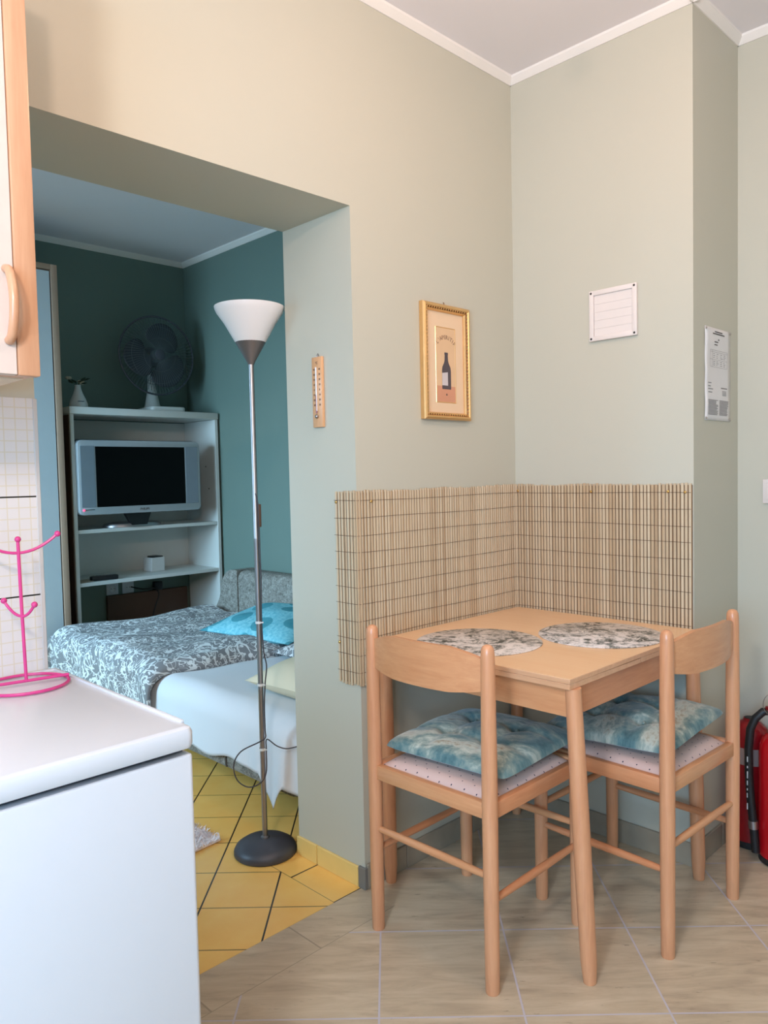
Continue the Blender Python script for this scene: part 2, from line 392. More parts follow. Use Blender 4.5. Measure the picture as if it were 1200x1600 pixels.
WX0, WX1, WZ0, WZ1 = 1.35, 2.95, .75, 2.15
struct('wall_front', MB().box(0, WX0, YS-.1, YS, 0, H+.1).box(WX1, XE, YS-.1, YS, 0, H+.1).box(WX0, WX1, YS-.1, YS, 0, WZ0).box(WX0, WX1, YS-.1, YS, WZ1, H+.1), 'wall')
struct('wall_bedroom_far', MB().box(XB-.1, XB, YB-.1, YR+.1, 0, H+.1), 'wall_dark')
struct('wall_bedroom_right', MB().box(XB, -T, YR, YR+.1, 0, H+.1), 'wall_dark')
BX0, BX1, BZ0, BZ1 = -2.35, -1.15, .9, 2.2
struct('wall_bedroom_front', MB().box(XB, BX0, YB-.1, YB, 0, H+.1).box(BX1, -T, YB-.1, YB, 0, H+.1).box(BX0, BX1, YB-.1, YB, 0, BZ0).box(BX0, BX1, YB-.1, YB, BZ1, H+.1), 'wall')
def winframe(name, x0, x1, z0, z1, y):
    k = .05; mb = MB()
    mb.box(x0, x0+k, y-.07, y-.01, z0, z1, .004).box(x1-k, x1, y-.07, y-.01, z0, z1, .004).box(x0+k, x1-k, y-.07, y-.01, z0, z0+k, .004).box(x0+k, x1-k, y-.07, y-.01, z1-k, z1, .004)
    struct(name, mb, 'white_gloss')
winframe('window_1', WX0, WX1, WZ0, WZ1, YS); winframe('window_2', BX0, BX1, BZ0, BZ1, YB)
# cornice strips
def cornice(name, p0, p1, nrm, k=.022):
    p0 = Vector((*p0, H)); p1 = Vector((*p1, H)); n = Vector((*nrm, 0)); d = Vector((0, 0, -1))
    mb = MB()
    def fn(b):
        prof = [(0, 0), (k, 0), (k*.92, k*.3), (k*.5, k*.8), (.004, k*1.15), (0, k*1.15)]
        A = [b.verts.new(p0+n*q[0]+d*q[1]) for q in prof]; B = [b.verts.new(p1+n*q[0]+d*q[1]) for q in prof]
        b.faces.new(A); b.faces.new(B[::-1])
        for i in range(len(prof)): j = (i+1) % len(prof); b.faces.new((A[i], B[i], B[j], A[j]))
    mb._add(fn); struct(name, mb, 'cornice')
cornice('trim_1', (0, YS), (0, 0), (1, 0)); cornice('trim_2', (0, 0), (XC+.022, 0), (0, -1)); cornice('trim_3', (XC, -.022), (XC, YK), (1, 0))
cornice('trim_4', (XC, YK), (XE, YK), (0, -1)); cornice('trim_5', (XB, YB), (XB, YR), (1, 0), .026); cornice('trim_6', (XB, YR), (-T, YR), (0, -1), .026)
# skirting tiles
def skirt(name, pts, mat, h=.066, t=.009):
    mb = MB()
    for (x0, x1, y0, y1) in pts: mb.box(x0, x1, y0, y1, 0, h, .0015, 1)
    return struct(name, mb, mat)
skirt('baseboard_jamb', [(-T-.002, -.221, YJ-.009, YJ), (-.218, -.024, YJ-.009, YJ)], 'ytile', .062)
skirt('baseboard_corner', [(-.0225, .009, YJ-.009, YJ), (0, .009, YJ, YJ+.004)], 'dgrey', .066)
def run(a, b, step, first):
    out = []; q = a
    nx = first
    while q < b-.001: out.append((q, min(nx, b)-.003)); q = min(nx, b); nx += step
    return out
skirt('baseboard_left', [(0, .009, y0, y1) for y0, y1 in run(YJ+.005, -.001, .333, -.62)], 'gtile', .075)
skirt('baseboard_back', [(x0, x1, -.009, 0) for x0, x1 in run(.01, XC+.009, .333, .25)], 'gtile', .075)
skirt('baseboard_return', [(XC, XC+.009, y0, y1) for y0, y1 in run(.001, YK, .333, .2)], 'gtile', .075)
skirt('baseboard_alcove', [(x0, x1, YK-.009, YK) for x0, x1 in run(XC+.01, XE, .333, .9)], 'gtile', .075)
# tiled splashback on the left pier, with a grey corner edge strip
struct('trim_7', MB().box(0, .008, -3.6, YO-.008, .83, 1.4265), 'splash')
struct('trim_8', MB().box(-.004, .010, YO-.008, YO+.001, .0, 1.4265, .001, 1), plain('grey_edge_strip', lin(196, 190, 186), .4))

# ------------------------------------------------------------------ dining table
tb = thing('dining_table', 'square beech dining table standing in the room corner below the bamboo mat', 'table', (.345, -.379, 0))
O = tb.location
X0, X1, Y0, Y1, ZT = .010, .692, -.757, -.010, .755
MB().box(X0, X1, Y0, Y1, ZT-.0125, ZT-.0008, .001, 1).build('tabletop', 'table_edge', tb, off=O)
MB().box(X0+.0004, X1-.0004, Y0+.0004, Y1-.0004, ZT-.0008, ZT).build('laminate_surface', 'table', tb, False, off=O)
MB().box(X0+.001, X1-.001, Y0+.001, -.40, ZT-.027, ZT-.0132, .001, 1).box(X0+.001, X1-.001, -.396, Y1-.001, ZT-.027, ZT-.0132, .001, 1).build('extension_leaf', 'table_edge', tb, off=O)
for nm, b in (('x', (.04, .675, -.738, -.718)), ('x', (.04, .675, -.05, -.03)), ('y', (.03, .05, -.715, -.05)), ('y', (.660, .680, -.715, -.05))):
    MB().box(*b, ZT-.10, ZT-.0275, .001, 1).build('apron', 'chair_'+nm, tb, off=O)
for (ax, ay, bx, by) in ((.684, -.729, .712, -.712), (.034, -.725, .026, -.712), (.678, -.05, .702, -.06), (.034, -.045, .026, -.06)):
    mb = MB(); n = 14
    mb.tube([(bx+(ax-bx)*k/n, by+(ay-by)*k/n, (ZT-.0275)*k/n) for k in range(n+1)], [.0195+.002*math.sin(PI*min(1, k/n*1.0))-(.0035 if k == 0 else 0) for k in range(n+1)], 20)
    mb.build('leg', 'chair_z', tb, off=O)

# ------------------------------------------------------------------ chairs
def make_chair(label, loc, rz):
    t = thing('dining_chair', label, 'chair', loc, rz, 'beech dining chairs')
    hw, hd = .195, .195
    for sx in (-1, 1):
        prof = [(0, 0), (.0165, 0), (.0175, .004), (.0182, .1), (.019, .3), (.0195, .46), (.019, .62), (.0175, .78), (.0168, .822), (.0158, .834), (.012, .842), (.006, .8455), (0, .8462)]
        MB().lathe(prof, (sx*hw, -hd, 0), 24).build('back_post', 'chair_z', t)
        prof = [(0, 0), (.0165, 0), (.0175, .004), (.0185, .1), (.0195, .3), (.0195, .44), (.018, .464), (.012, .468), (0, .469)]
        MB().lathe(prof, (sx*hw, hd, 0), 24).build('leg', 'chair_z', t)
        MB().box(sx*hw-.010, sx*hw+.010, -hd+.012, hd-.012, .424, .464, .003).build('seat_rail', 'chair_y', t)
        MB().tube([(sx*hw, -hd+.01+(2*hd-.02)*k/10, .224) for k in range(11)], [.0085+.0022*math.sin(PI*k/10) for k in range(11)], 14).build('stretcher', 'chair_y', t)
    for sy, z in ((-1, .284), (1, .281)):
        MB().box(-hw+.012, hw-.012, sy*hd-.010, sy*hd+.010, .424, .464, .003).build('seat_rail', 'chair_x', t)
        MB().tube([(-hw+.01+(2*hw-.02)*k/10, sy*hd, z) for k in range(11)], [.0085+.0022*math.sin(PI*k/10) for k in range(11)], 14).build('stretcher', 'chair_x', t)
    # curved back board, taller in the middle and bowed backwards
    nx = 33; th = .013
    def outline(u):
        q = abs(2*u-1); e = max(0, 1-q**2.2)
        return .734-.014*min(1, e*1.25), .808+.024*min(1, e*1.25)
    def P(u, zf, back):
        zb, zt = outline(u); x = (2*u-1)*(hw-.006); yb = -hd+.002-.032*(1-(2*u-1)**2)
        return Vector((x, yb+(-th/2 if back else th/2), zb+(zt-zb)*zf))
    mb = MB(); mb.grid(lambda u, v: P(u, v, True), nx, 9).grid(lambda u, v: P(u, v, False), nx, 9, True)
    mb.grid(lambda u, v: P(u, 1, v < .5), nx, 2).grid(lambda u, v: P(u, 0, v > .5), nx, 2)
    mb.grid(lambda u, v: P(0, v, u < .5), 2, 9).grid(lambda u, v: P(1, v, u > .5), 2, 9)
    mb.build('backrest', 'chair_x', t, weld=True)
    def pad(u, v):
        x = (2*u-1); y = (2*v-1); e = (1-abs(x)**8)*(1-abs(y)**8)
        return Vector((x*(hw-.008), y*(hd-.008), .456+.016*min(1, e*1.6)+.018*(1-x*x)*(1-y*y)))
    MB().grid(pad, 29, 29).build('seat', 'dotseat', t)['label'] = 'pink pin-dotted seat pad'
    return t
chairA = make_chair('beech chair at the left side of the table, back turned to the viewer', (.366, -.712, 0), math.radians(.6))
chairB = copy_tree(chairA, (.615, -.284, 0), math.radians(88.2), 'beech chair on the right, beside the red fire extinguishers', 'beech dining chairs')

# ------------------------------------------------------------------ cushions
def make_cushion(label, loc, rot, seed):
    rs = random.Random(seed); a = .200
    tufts = [(-.34, -.34), (.34, -.34), (-.34, .34), (.34, .34)]
    def f(u, v, top):
        x, y = 2*u-1, 2*v-1
        e = max(0, (1-abs(x)**3.2))**.42*max(0, (1-abs(y)**3.2))**.42
        h = .034*e
        if top:
            d = sum(math.exp(-((x-p)**2+(y-q)**2)/.016) for p, q in tufts)
            val = max(math.exp(-((abs(x)-.34)/.07)**2)*(1 if abs(y) < .9 else 0), math.exp(-((abs(y)-.34)/.07)**2))
            h = h*(1-.62*min(1, d))*(1-.16*val)
        # scalloped outline, corners pulled out
        k = 1-.03*(1-abs(x)**2)*(abs(y)**6)-.055*x**6*y**6
        k2 = 1-.03*(1-abs(y)**2)*(abs(x)**6)-.055*x**6*y**6
        wob = .004*math.sin(7*x+seed)*math.sin(6*y+1.3*seed)
        return Vector((x*a*k2, y*a*k, .012+(h*1.25+wob*e if top else -h*.34)))
    mb = MB(); n = 61
    mb.grid(lambda u, v: f(u, v, True), n, n).grid(lambda u, v: f(u, v, False), n, n, True)
    t = thing('seat_cushion', label, 'cushion', loc, 0, 'tie-dye seat cushions'); t.rotation_euler = rot
    mb.build('cover', 'tiedye', t, weld=True)
    for p, q in tufts: MB().ball((p*a, q*a, .036), .0055, 10).build('tuft_button', 'tiedye', t)
    for sx in (-1, 1): MB().tube([(sx*a*.88, a*.88, .012), (sx*a*.93, a*.95, .010), (sx*a*.95, a*1.02, .004)], [.005, .004, .003], 6).build('tie', 'tiedye', t)
    return t
make_cushion('teal tie-dye tufted cushion on the left chair', (.360, -.672, .494), (0, 0, math.radians(4)), 1)
make_cushion('teal tie-dye tufted cushion on the right chair, partly under the table', (.592, -.256, .500), (math.radians(-3), math.radians(-3), math.radians(91)), 5)

# ------------------------------------------------------------------ placemats
def placemat(label, x, y, rz):
    prof = [(0, 0), (.1825, 0), (.184, .0008), (.184, .002), (.1825, .003), (0, .003)]
    o = MB().lathe(prof, (0, 0, 0), 72).build('placemat', 'toile'); o.location = (x, y, ZT+.0003); o.rotation_euler = (0, 0, rz)
    return tag(o, label, 'placemat', 'toile placemats')
placemat('round grey-and-white toile placemat in front of the left chair', .272, -.572, .3)
placemat('round grey-and-white toile placemat in front of the right chair', .492, -.262, 1.9)

# ------------------------------------------------------------------ bamboo wall mat (one strip round two corners)
bm_root = thing('bamboo_mat', 'bamboo slat mat pinned round the wall corner above the table', 'wall mat', (0, 0, .62))
path = [Vector((-.093, YJ)), Vector((.0, YJ)), Vector((0, 0)), Vector((XC-.003, 0))]
nrmls = [Vector((0, -1)), Vector((1, 0)), Vector((0, -1))]
mb = MB(); mbk = MB(); pts_thread = []
zb, zt = .622, 1.205; step = .0122
for si, (a, b) in enumerate(zip(path, path[1:])):
    d = (b-a); L = d.length; d.normalize(); n = nrmls[si]; cnt = int(L/step)
    lo = .012 if si == 1 else 0; hi = L-(.012 if si == 1 else 0)
    for k in range(cnt+1):
        q = a+d*min(L, max(0, (k+.5)*L/cnt))
        if (k+.5)*L/cnt > L: continue
        cx, cy = q+n*.0045; j = random.uniform(-.0022, .0022); rr = random.uniform(.0046, .0053)
        ring = [(cx+d.x*rr*math.cos(t_)+n.x*.0034*math.sin(t_), cy+d.y*rr*math.cos(t_)+n.y*.0034*math.sin(t_)) for t_ in (0, PI/4, PI/2, 3*PI/4, PI, 1.5*PI)]
        z0 = zb+random.uniform(-.003, .003); z1 = zt+j+.002*math.sin(k*.23+si)
        def fn(bb, ring=ring, z0=z0, z1=z1):
            A = [bb.verts.new((p[0], p[1], z0)) for p in ring]; B = [bb.verts.new((p[0], p[1], z1)) for p in ring]; m_ = len(ring)
            bb.faces.new(A[::-1]); bb.faces.new(B)
            for i in range(m_): bb.faces.new((A[i], A[(i+1) % m_], B[(i+1) % m_], B[i]))
        mb._add(fn)
mb.tube([(.0035, YJ-.0035, zb), (.0035, YJ-.0035, zt)], .0036, 8)
mb.build('slats', 'bamboo', bm_root, off=(0, 0, .62))
MB().box(-.093, .001, YJ-.0012, YJ-.0002, zb+.004, zt-.005).box(.0002, .0012, YJ-.001, -.0002, zb+.004, zt-.005).box(.001, XC-.003, -.0012, -.0002, zb+.004, zt-.005).build('backing', 'backing', bm_root, False, (0, 0, .62))
zs = [1.176-.0515*q for q in range(11)]
for z in zs:
    def wob(q): return .0015*math.sin(q*9+z*40)
    P = [(-.093, YJ-.0082)]+[(x, YJ-.0082) for x in (-.06, -.03, -.005)]+[(.0062, YJ-.006)]+[(.0082, YJ+.03+(abs(YJ)-.05)*k/12) for k in range(13)]+[(.0200+(XC-.025)*k/12, -.0082) for k in range(13)]
    MB().tube([(p[0], p[1], z+wob(p[0]+p[1])) for p in P], .0007, 5).build('thread', 'thread', bm_root, off=(0, 0, .62))
for (x, y, z, ax) in ((-.083, YJ, 1.172, 'y'), (.0, -.745, 1.173, 'x'), (.016, 0, 1.183, 'y'), (.315, 0, 1.180, 'y'), (.585, 0, 1.180, 'y'), (-.082, YJ, .745, 'y'), (.640, 0, 1.178, 'y')):
    prof = [(0, .012), (.0022, .0118), (.004, .0105), (.0045, .009), (0, .008)]
    mt = Matrix.Rotation(PI/2, 4, 'X') if ax == 'y' else Matrix.Rotation(PI/2, 4, 'Y')
    MB().lathe(prof, (0, 0, 0), 12, mt).shift((x, y, z)).build('tack', 'brass', bm_root, off=(0, 0, .62))

# ------------------------------------------------------------------ picture
pf = thing('picture_frame', 'gilt framed picture of a wine bottle hanging on the left wall', 'picture', (.0, -.392, 1.615))
O = pf.location; y0, y1, z0, z1 = -.508, -.276, 1.428, 1.802; k = .024
def frame_profile(mb, y0, y1, z0, z1, prof):
    """prof: list of (inset, x); mitred frame"""
    def fn(b):
        rings = [[b.verts.new((x, y0+i, z0+i)), b.verts.new((x, y1-i, z0+i)), b.verts.new((x, y1-i, z1-i)), b.verts.new((x, y0+i, z1-i))] for i, x in prof]
        rings = [[b.verts.new(v.co) for v in r_] for r_ in rings] if False else rings
        for A, B in zip(rings, rings[1:]):
            for q in range(4): b.faces.new((A[q], A[(q+1) % 4], B[(q+1) % 4], B[q]))
    mb._add(fn)
mb = MB(); frame_profile(mb, y0, y1, z0, z1, [(0, .001), (0, .016), (.002, .020), (.006, .023), (.010, .023), (.013, .020)]); mb.build('frame', 'gold', pf, False, O)
mb = MB(); frame_profile(mb, y0, y1, z0, z1, [(.013, .020), (.0155, .0155), (.018, .0165)]); mb.build('frame_groove', 'gold_dark', pf, False, O)
mb = MB(); frame_profile(mb, y0, y1, z0, z1, [(.018, .0165), (.021, .017), (.024, .010), (.0245, .005)]); mb.build('frame_lip', 'gold', pf, False, O)
mb = MB()
for q in range(30):
    zz = z0+.018+(z1-z0-.036)*q/29
    mb.ball((.0195, y0+.0155, zz), .0028, 6).ball((.0195, y1-.0155, zz), .0028, 6)
for q in range(18):
    yy = y0+.018+(y1-y0-.036)*q/17
    mb.ball((.0195, yy, z0+.0155), .0028, 6).ball((.0195, yy, z1-.0155), .0028, 6)
mb.build('beading', 'gold', pf, off=O)
MB().box(.002, .007, y0+.022, y1-.022, z0+.022, z1-.022).build('mount', 'mat_cream', pf, False, O)
ay0, ay1, az0, az1 = -.437, -.343, 1.487, 1.728
mb = MB(); frame_profile(mb, ay0-.003, ay1+.003, az0-.003, az1+.003, [(0, .0071), (.001, .0085), (.003, .0085), (.0035, .0075)]); mb.build('inner_fillet', 'gold', pf, False, O)
MB().box(.006, .0078, ay0, ay1, az0, az1).build('print', plain('print_paper', lin(224, 186, 146), .8), pf, False, O)
MB().box(.0078, .0080, ay0, ay1, az0, az0+.052).build('painted_table', plain('print_table', lin(212, 150, 118), .8), pf, False, O)
bc = -.388
prof = [(0, 0), (.021, 0), (.022, .003), (.022, .060), (.020, .072), (.011, .086), (.0085, .094), (.0075, .112), (.0085, .113), (.0085, .120), (.0, .120)]
poly = [(r, z) for r, z in prof[1:-1]]+[(-r, z) for r, z in prof[1:-1]][::-1]
MB().prism(poly, .0006, on_wall_x(.0080, bc, az0+.042)).build('painted_bottle', plain('print_bottle', lin(84, 74, 78), .7), pf, False, O)
MB().prism([(-.022, .012), (.006, .012), (.006, .056), (-.022, .052)], .0004, on_wall_x(.0086, bc, az0+.042)).build('painted_label', plain('print_label', lin(206, 196, 196), .8), pf, False, O)
MB().prism([(-.004, 0), (0, .007), (.004, 0)], .0005, on_wall_x(.0080, bc, az0+.022)).build('painted_emblem', 'ink_dark', pf, False, O)
mb = MB(); word = "L'APERITIF"
for i, ch in enumerate(word):
    a_ = math.radians(-46+92*i/(len(word)-1)); rr = .058
    mt = on_wall_x(.0080, bc+.0-.001, az1-.078) @ Matrix.Translation((rr*math.sin(a_), rr*math.cos(a_)-.010, 0)) @ Matrix.Rotation(-a_, 4, 'Z')
    add_text(mb, ch, .019, mt)
mb.build('lettering', plain('print_ink', lin(140, 104, 84), .8), pf, False, O)
MB().tube([(.004, -.392, 1.802), (.006, -.392, 1.808), (.003, -.392, 1.812)], .0015, 6).build('hanging_ring', 'gold_dark', pf, off=O)

# ------------------------------------------------------------------ vent grille
vg = thing('vent_grille', 'square white louvred vent grille with dark corner screws on the back wall', 'vent', (.4, -.0, 1.763)); O = vg.location
x0, x1, z0, z1 = .315, .485, 1.681, 1.847; k = .016
mb = MB(); mb.box(x0, x0+k, -.012, -.0005, z0, z1, .002).box(x1-k, x1, -.012, -.0005, z0, z1, .002).box(x0+k-.001, x1-k+.001, -.012, -.0005, z0, z0+k, .002).box(x0+k-.001, x1-k+.001, -.012, -.0005, z1-k, z1, .002)
mb.build('frame', 'white_plastic', vg, off=O)
nl = 5; hh = (z1-z0-2*k)/nl
for q in range(nl):
    zc = z0+k+hh*(q+.5); mt = Matrix.Translation((0, -.0055, zc)) @ Matrix.Rotation(math.radians(-2.2), 4, 'X')
    MB().box(x0+k+.001, x1-k-.001, -.0012, .0012, -hh*.60, hh*.60, .0004, 1, mt).build('louvre', 'white_plastic', vg, off=O)
MB().box(x0+.005, x1-.005, -.002, -.0003, z0+.005, z1-.005).build('back_plate', 'white_plastic', vg, off=O)
for x in (x0+.008, x1-.008):
    for z in (z0+.008, z1-.008): MB().lathe([(0, .0025), (.0028, .002), (.0038, .0), (0, 0)], (0, 0, 0), 12, Matrix.Rotation(PI/2, 4, 'X')).shift((x, -.012, z)).build('screw', 'screw', vg, off=O)

# ------------------------------------------------------------------ paper notice
pn = thing('paper_notice', 'white printed notice sheet pinned to the side of the chimney breast', 'notice', (XC, .178, 1.548)); O = pn.location
py0, py1, pz0, pz1 = .078, .279, 1.402, 1.694
def sheetf(u, v):
    y = py0+(py1-py0)*u; z = pz0+(pz1-pz0)*v
    return Vector((XC+.0022+.003*math.sin(v*7+1)*(1-(2*v-1)**4)*(1-(2*u-1)**2)*.8+.0012*(1-u)*math.sin(v*9)**2, y, z))
mb = MB(); mb.grid(sheetf, 9, 25); o = mb.build('sheet', 'paper', pn, off=O)
sm = o.modifiers.new('s', 'SOLIDIFY'); sm.thickness = .0004
def bar(mb, u0, u1, v0, v1):
    mb.grid(lambda a, b: sheetf(u0+(u1-u0)*a, v0+(v1-v0)*b)+Vector((.0007, 0, 0)), 5, 3)
mb = MB(); bar(mb, .36, .66, .955, .967); bar(mb, .28, .74, .932, .944); bar(mb, .48, .52, .87, .885); bar(mb, .34, .48, .845, .855); bar(mb, .34, .46, .815, .825)
mb.build('heading', 'ink_dark', pn, off=O)
mb = MB()
for v in (.76, .74, .66, .58): bar(mb, .2, .86, v, v+.0022)
for u in (.2, .28, .86): bar(mb, u, u+.006, .58, .76)
rs = random.Random(3)
for v in (.72, .70, .68, .64, .62, .60):
    for u in (.32, .45, .6, .72): bar(mb, u, u+rs.uniform(.03, .09), v, v+.005)
for v in (.40, .365, .335, .30): bar(mb, .12, .12+rs.uniform(.1, .2), v, v+.008)
bar(mb, .62, .86, .355, .366)
for v in (.28, .295, .31, .325): bar(mb, .66, .82, v, v+.006)
for c0 in (.1, .52):
    for q in range(13):
        v = .06+q*.013; bar(mb, c0, c0+.38*rs.uniform(.75, 1), v, v+.0065)
mb.build('print', 'ink', pn, off=O)
for u in (.03, .97):
    for v in (.02, .98): MB().ball(tuple(sheetf(u, v)+Vector((.001, 0, 0))), .004, 8).build('pin', plain('clear_pin', lin(150, 140, 128), .4), pn, off=O)

# ------------------------------------------------------------------ light switch
ls = thing('light_switch', 'white light switch on the wall at the right edge of the photo', 'switch', (.786, YK, 1.17)); O = ls.location
MB().box(.746, .826, YK-.010, YK-.0003, 1.13, 1.21, .003).build('plate', 'white_plastic', ls, off=O)
MB().box(.758, .814, YK-.014, YK-.009, 1.142, 1.198, .002).build('rocker', 'white_plastic', ls, off=O)

# ------------------------------------------------------------------ thermometer
th = thing('thermometer', 'small wooden thermometer hanging on the door jamb', 'thermometer', (-.155, YJ, 1.51)); O = th.location
MB().box(-.179, -.132, YJ-.011, YJ-.0005, 1.402, 1.617, .002).build('board', 'thermo', th, off=O)
MB().tube([(-.156, YJ-.0135, 1.452), (-.156, YJ-.0135, 1.585)], .0028, 10).build('tube', 'ceramic', th, off=O)
MB().tube([(-.156, YJ-.0146, 1.445), (-.156, YJ-.0146, 1.50)], .002, 8).build('spirit', plain('purple_spirit', lin(150, 110, 130), .4), th, off=O)
MB().ball((-.156, YJ-.014, 1.435), .0062, 12).build('bulb', 'steel', th, off=O)
mb = MB()
for q in range(8):
    z = 1.47+q*.0155
    add_text(mb, str(abs(40-q*10))[:2][::1] if False else str(abs((q-3)*10)), .0085, on_wall_y(-.168, YJ-.0112, z)); add_text(mb, str(abs((q-3)*10)), .0085, on_wall_y(-.143, YJ-.0112, z))
add_text(mb, '°C', .010, on_wall_y(-.156, YJ-.0112, 1.598))
mb.build('scale', 'ink_dark', th, False, O)
MB().tube([(-.161, YJ-.006, 1.615), (-.160, YJ-.005, 1.623), (-.156, YJ-.004, 1.627), (-.152, YJ-.005, 1.623), (-.151, YJ-.006, 1.615)], .0011, 6).build('hook', 'steel', th, off=O)

# ------------------------------------------------------------------ fire extinguishers
D45 = math.radians(45)
def extinguisher(name_label, x, y, r, h, mat, hose_dir, rz=0, full=True):
    t = thing('fire_extinguisher', name_label, 'fire extinguisher', (x, y, 0), rz)
    prof = [(0, .004), (r*.8, .004), (r*.98, .012), (r, .03), (r, h-.07), (r*.97, h-.045), (r*.85, h-.02), (r*.6, h-.004), (r*.36, h+.004), (r*.34, h+.012), (0, h+.012)]
    MB().lathe([(0, 0), (r*.93, 0), (r*1.0, .004), (r*1.01, .022), (r*.96, .026)], (0, 0, 0), 36).build('foot_ring', 'rubber', t)
    MB().lathe(prof, (0, 0, 0), 40).build('cylinder', mat, t)
    return t
ex = extinguisher('bright red fire extinguisher at the right edge with black hose and steel valve', .858, .222, .078, .415, 'red', None)
MB().lathe([(.030, .418), (.0315, .418), (.0315, .446), (.030, .446)], (0, 0, 0), 28).build('neck_band', 'label', ex)
MB().box(-.012, .014, -.0325, -.0305, .422, .442).build('band_mark', 'blue', ex)
MB().lathe([(0, .43), (.024, .43), (.024, .452), (.018, .456), (.016, .478), (.020, .482), (.020, .49), (0, .49)], (0, 0, 0), 24).build('valve', 'steel', ex)
MB().box(-.060, .03, -.011, .011, .474, .489, .004).xf(Matrix.Rotation(D45, 4, 'Z')).build('valve_body', 'steel', ex)
mt = Matrix.Translation((-.045, 0, .500)) @ Matrix.Rotation(math.radians(-32), 4, 'Y')
MB().box(0, .125, -.013, .013, 0, .014, .005, 3, mt).xf(Matrix.Rotation(D45, 4, 'Z')).build('lever', 'red', ex)
MB().box(-.062, .05, -.011, .011, .488, .500, .004).xf(Matrix.Rotation(D45, 4, 'Z')).build('carry_handle', 'dred', ex)
MB().tube([(-.052+.028*math.cos(2*PI*k/20), -.016, .512+.034*math.sin(2*PI*k/20)) for k in range(20)], .0013, 6, True).tube([(-.02+.022*math.cos(2*PI*k/20), -.018, .53+.02*math.sin(2*PI*k/20)) for k in range(20)], .0013, 6, True).xf(Matrix.Rotation(D45, 4, 'Z')).build('safety_pin', 'steel', ex)
hp = [(-.035, -.02, .482), (-.058, -.03, .478), (-.078, -.04, .455), (-.090, -.048, .42), (-.094, -.052, .36), (-.092, -.055, .28), (-.086, -.057, .2), (-.078, -.058, .13), (-.072, -.058, .06), (-.07, -.058, .03)]
MB().tube(hp, .0125, 14).build('hose', 'rubber', ex)
MB().tube([(-.0782, -.058, .13), (-.0765, -.058, .105)], .0145, 14).build('hose_ferrule', 'steel', ex)
mb = MB()
for z0, z1 in ((.335, .318), (.305, .298), (.288, .265), (.258, .243), (.233, .226), (.218, .203), (.185, .165)):
    xa = -.0915-.001; mb.box(xa-.0012, xa+.0022, -.0685, -.0668, z1, z0, .0004, 1)
mb.build('hose_print', 'label', ex)
ex2 = extinguisher('dark red fire extinguisher behind, mostly hidden by the right chair', .765, .245, .060, .41, 'dred', None)
ex2.location = (.7285, .2805, 0)
MB().lathe([(.0603, .28), (.0612, .28), (.0612, .335), (.0603, .335)], (0, 0, 0), 40).build('label_band', plain('dull_label', lin(150, 128, 122), .6), ex2)  # label band in one dull greyish tone
MB().lathe([(0, .40), (.020, .405), (.018, .424), (0, .426)], (0, 0, 0), 20).build('valve', 'rubber', ex2)

# ------------------------------------------------------------------ floor lamp
LX, LY = -.412, -.868
fl = thing('floor_lamp', 'tall steel floor lamp with white cone shade standing before the bed', 'lamp', (LX, LY, 0))
MB().lathe([(0, .0), (.100, .0), (.104, .004), (.104, .014), (.098, .026), (.080, .038), (.05, .046), (.018, .050), (0, .050)], (0, 0, 0), 48).build('base', 'base_grey', fl)
MB().lathe([(0, .049), (.014, .049), (.014, .054), (.009, .057), (0, .057)], (0, 0, 0), 20).build('base_collar', 'steel', fl)
MB().lathe([(.0086, .05), (.0086, .55), (.0089, .552), (.0086, .554), (.0086, 1.05), (.0089, 1.052), (.0086, 1.054), (.0086, 1.63)], (0, 0, 0), 20).build('pole', 'steel', fl)
MB().lathe([(0, 1.618), (.010, 1.618), (.013, 1.626), (.049, 1.690), (.047, 1.690), (.0, 1.66)], (0, 0, 0), 36).build('cone_holder', 'lampgrey', fl)
MB().lathe([(.044, 1.684), (.050, 1.691), (.082, 1.748), (.106, 1.782), (.112, 1.796), (.113, 1.802), (.111, 1.803), (.108, 1.797), (.080, 1.751), (.046, 1.690)], (0, 0, 0), 56).build('shade', 'shade', fl)
MB().lathe([(0, 1.69), (.014, 1.692), (.016, 1.71), (.020, 1.73), (.014, 1.75), (0, 1.755)], (0, 0, 0), 16).build('bulb', 'ceramic', fl)
sx, sy = .70, .71    # image-right direction on the floor
cab = [(.004, 1.20), (.012, 1.15), (.013, 1.0), (.014, .90), (.012, .775), (.016, .68), (.024, .63), (.018, .575), (.013, .50), (.013, .42), (.013, .39), (-.01, .375), (-.07, .345), (-.095, .30), (-.085, .25), (-.05, .225), (-.012, .235), (.012, .27), (.015, .35), (.018, .385), (.05, .362), (.08, .352), (.11, .356), (.13, .362)]
def spline(P, n=6):
    out = []
    for i in range(len(P)-1):
        p0 = Vector(P[max(0, i-1)]); p1 = Vector(P[i]); p2 = Vector(P[i+1]); p3 = Vector(P[min(len(P)-1, i+2)])
        for k in range(n):
            t_ = k/n; out.append(.5*((2*p1)+(p2-p0)*t_+(2*p0-5*p1+4*p2-p3)*t_*t_+(-p0+3*p1-3*p2+p3)*t_**3))
    out.append(Vector(P[-1])); return out
MB().tube(spline([(d*sx+.004, d*sy-.006, z) for d, z in cab]), .0022, 8).build('cable', plain('dark_cable', lin(64, 60, 66), .5), fl)
for z in (.775, .567, .35): MB().lathe([(.0095, z-.004), (.0115, z-.004), (.0115, z+.004), (.0095, z+.004), (.0095, z-.004)], (0, 0, 0), 16).tube([(.009*sx+.004, .009*sy-.006, z), (.018*sx+.004, .018*sy-.006, z)], .003, 6).build('cable_clip', 'ceramic', fl)
MB().box(.004, .016, .002, .012, 1.09, 1.165, .002).build('inline_switch', 'brown', fl)

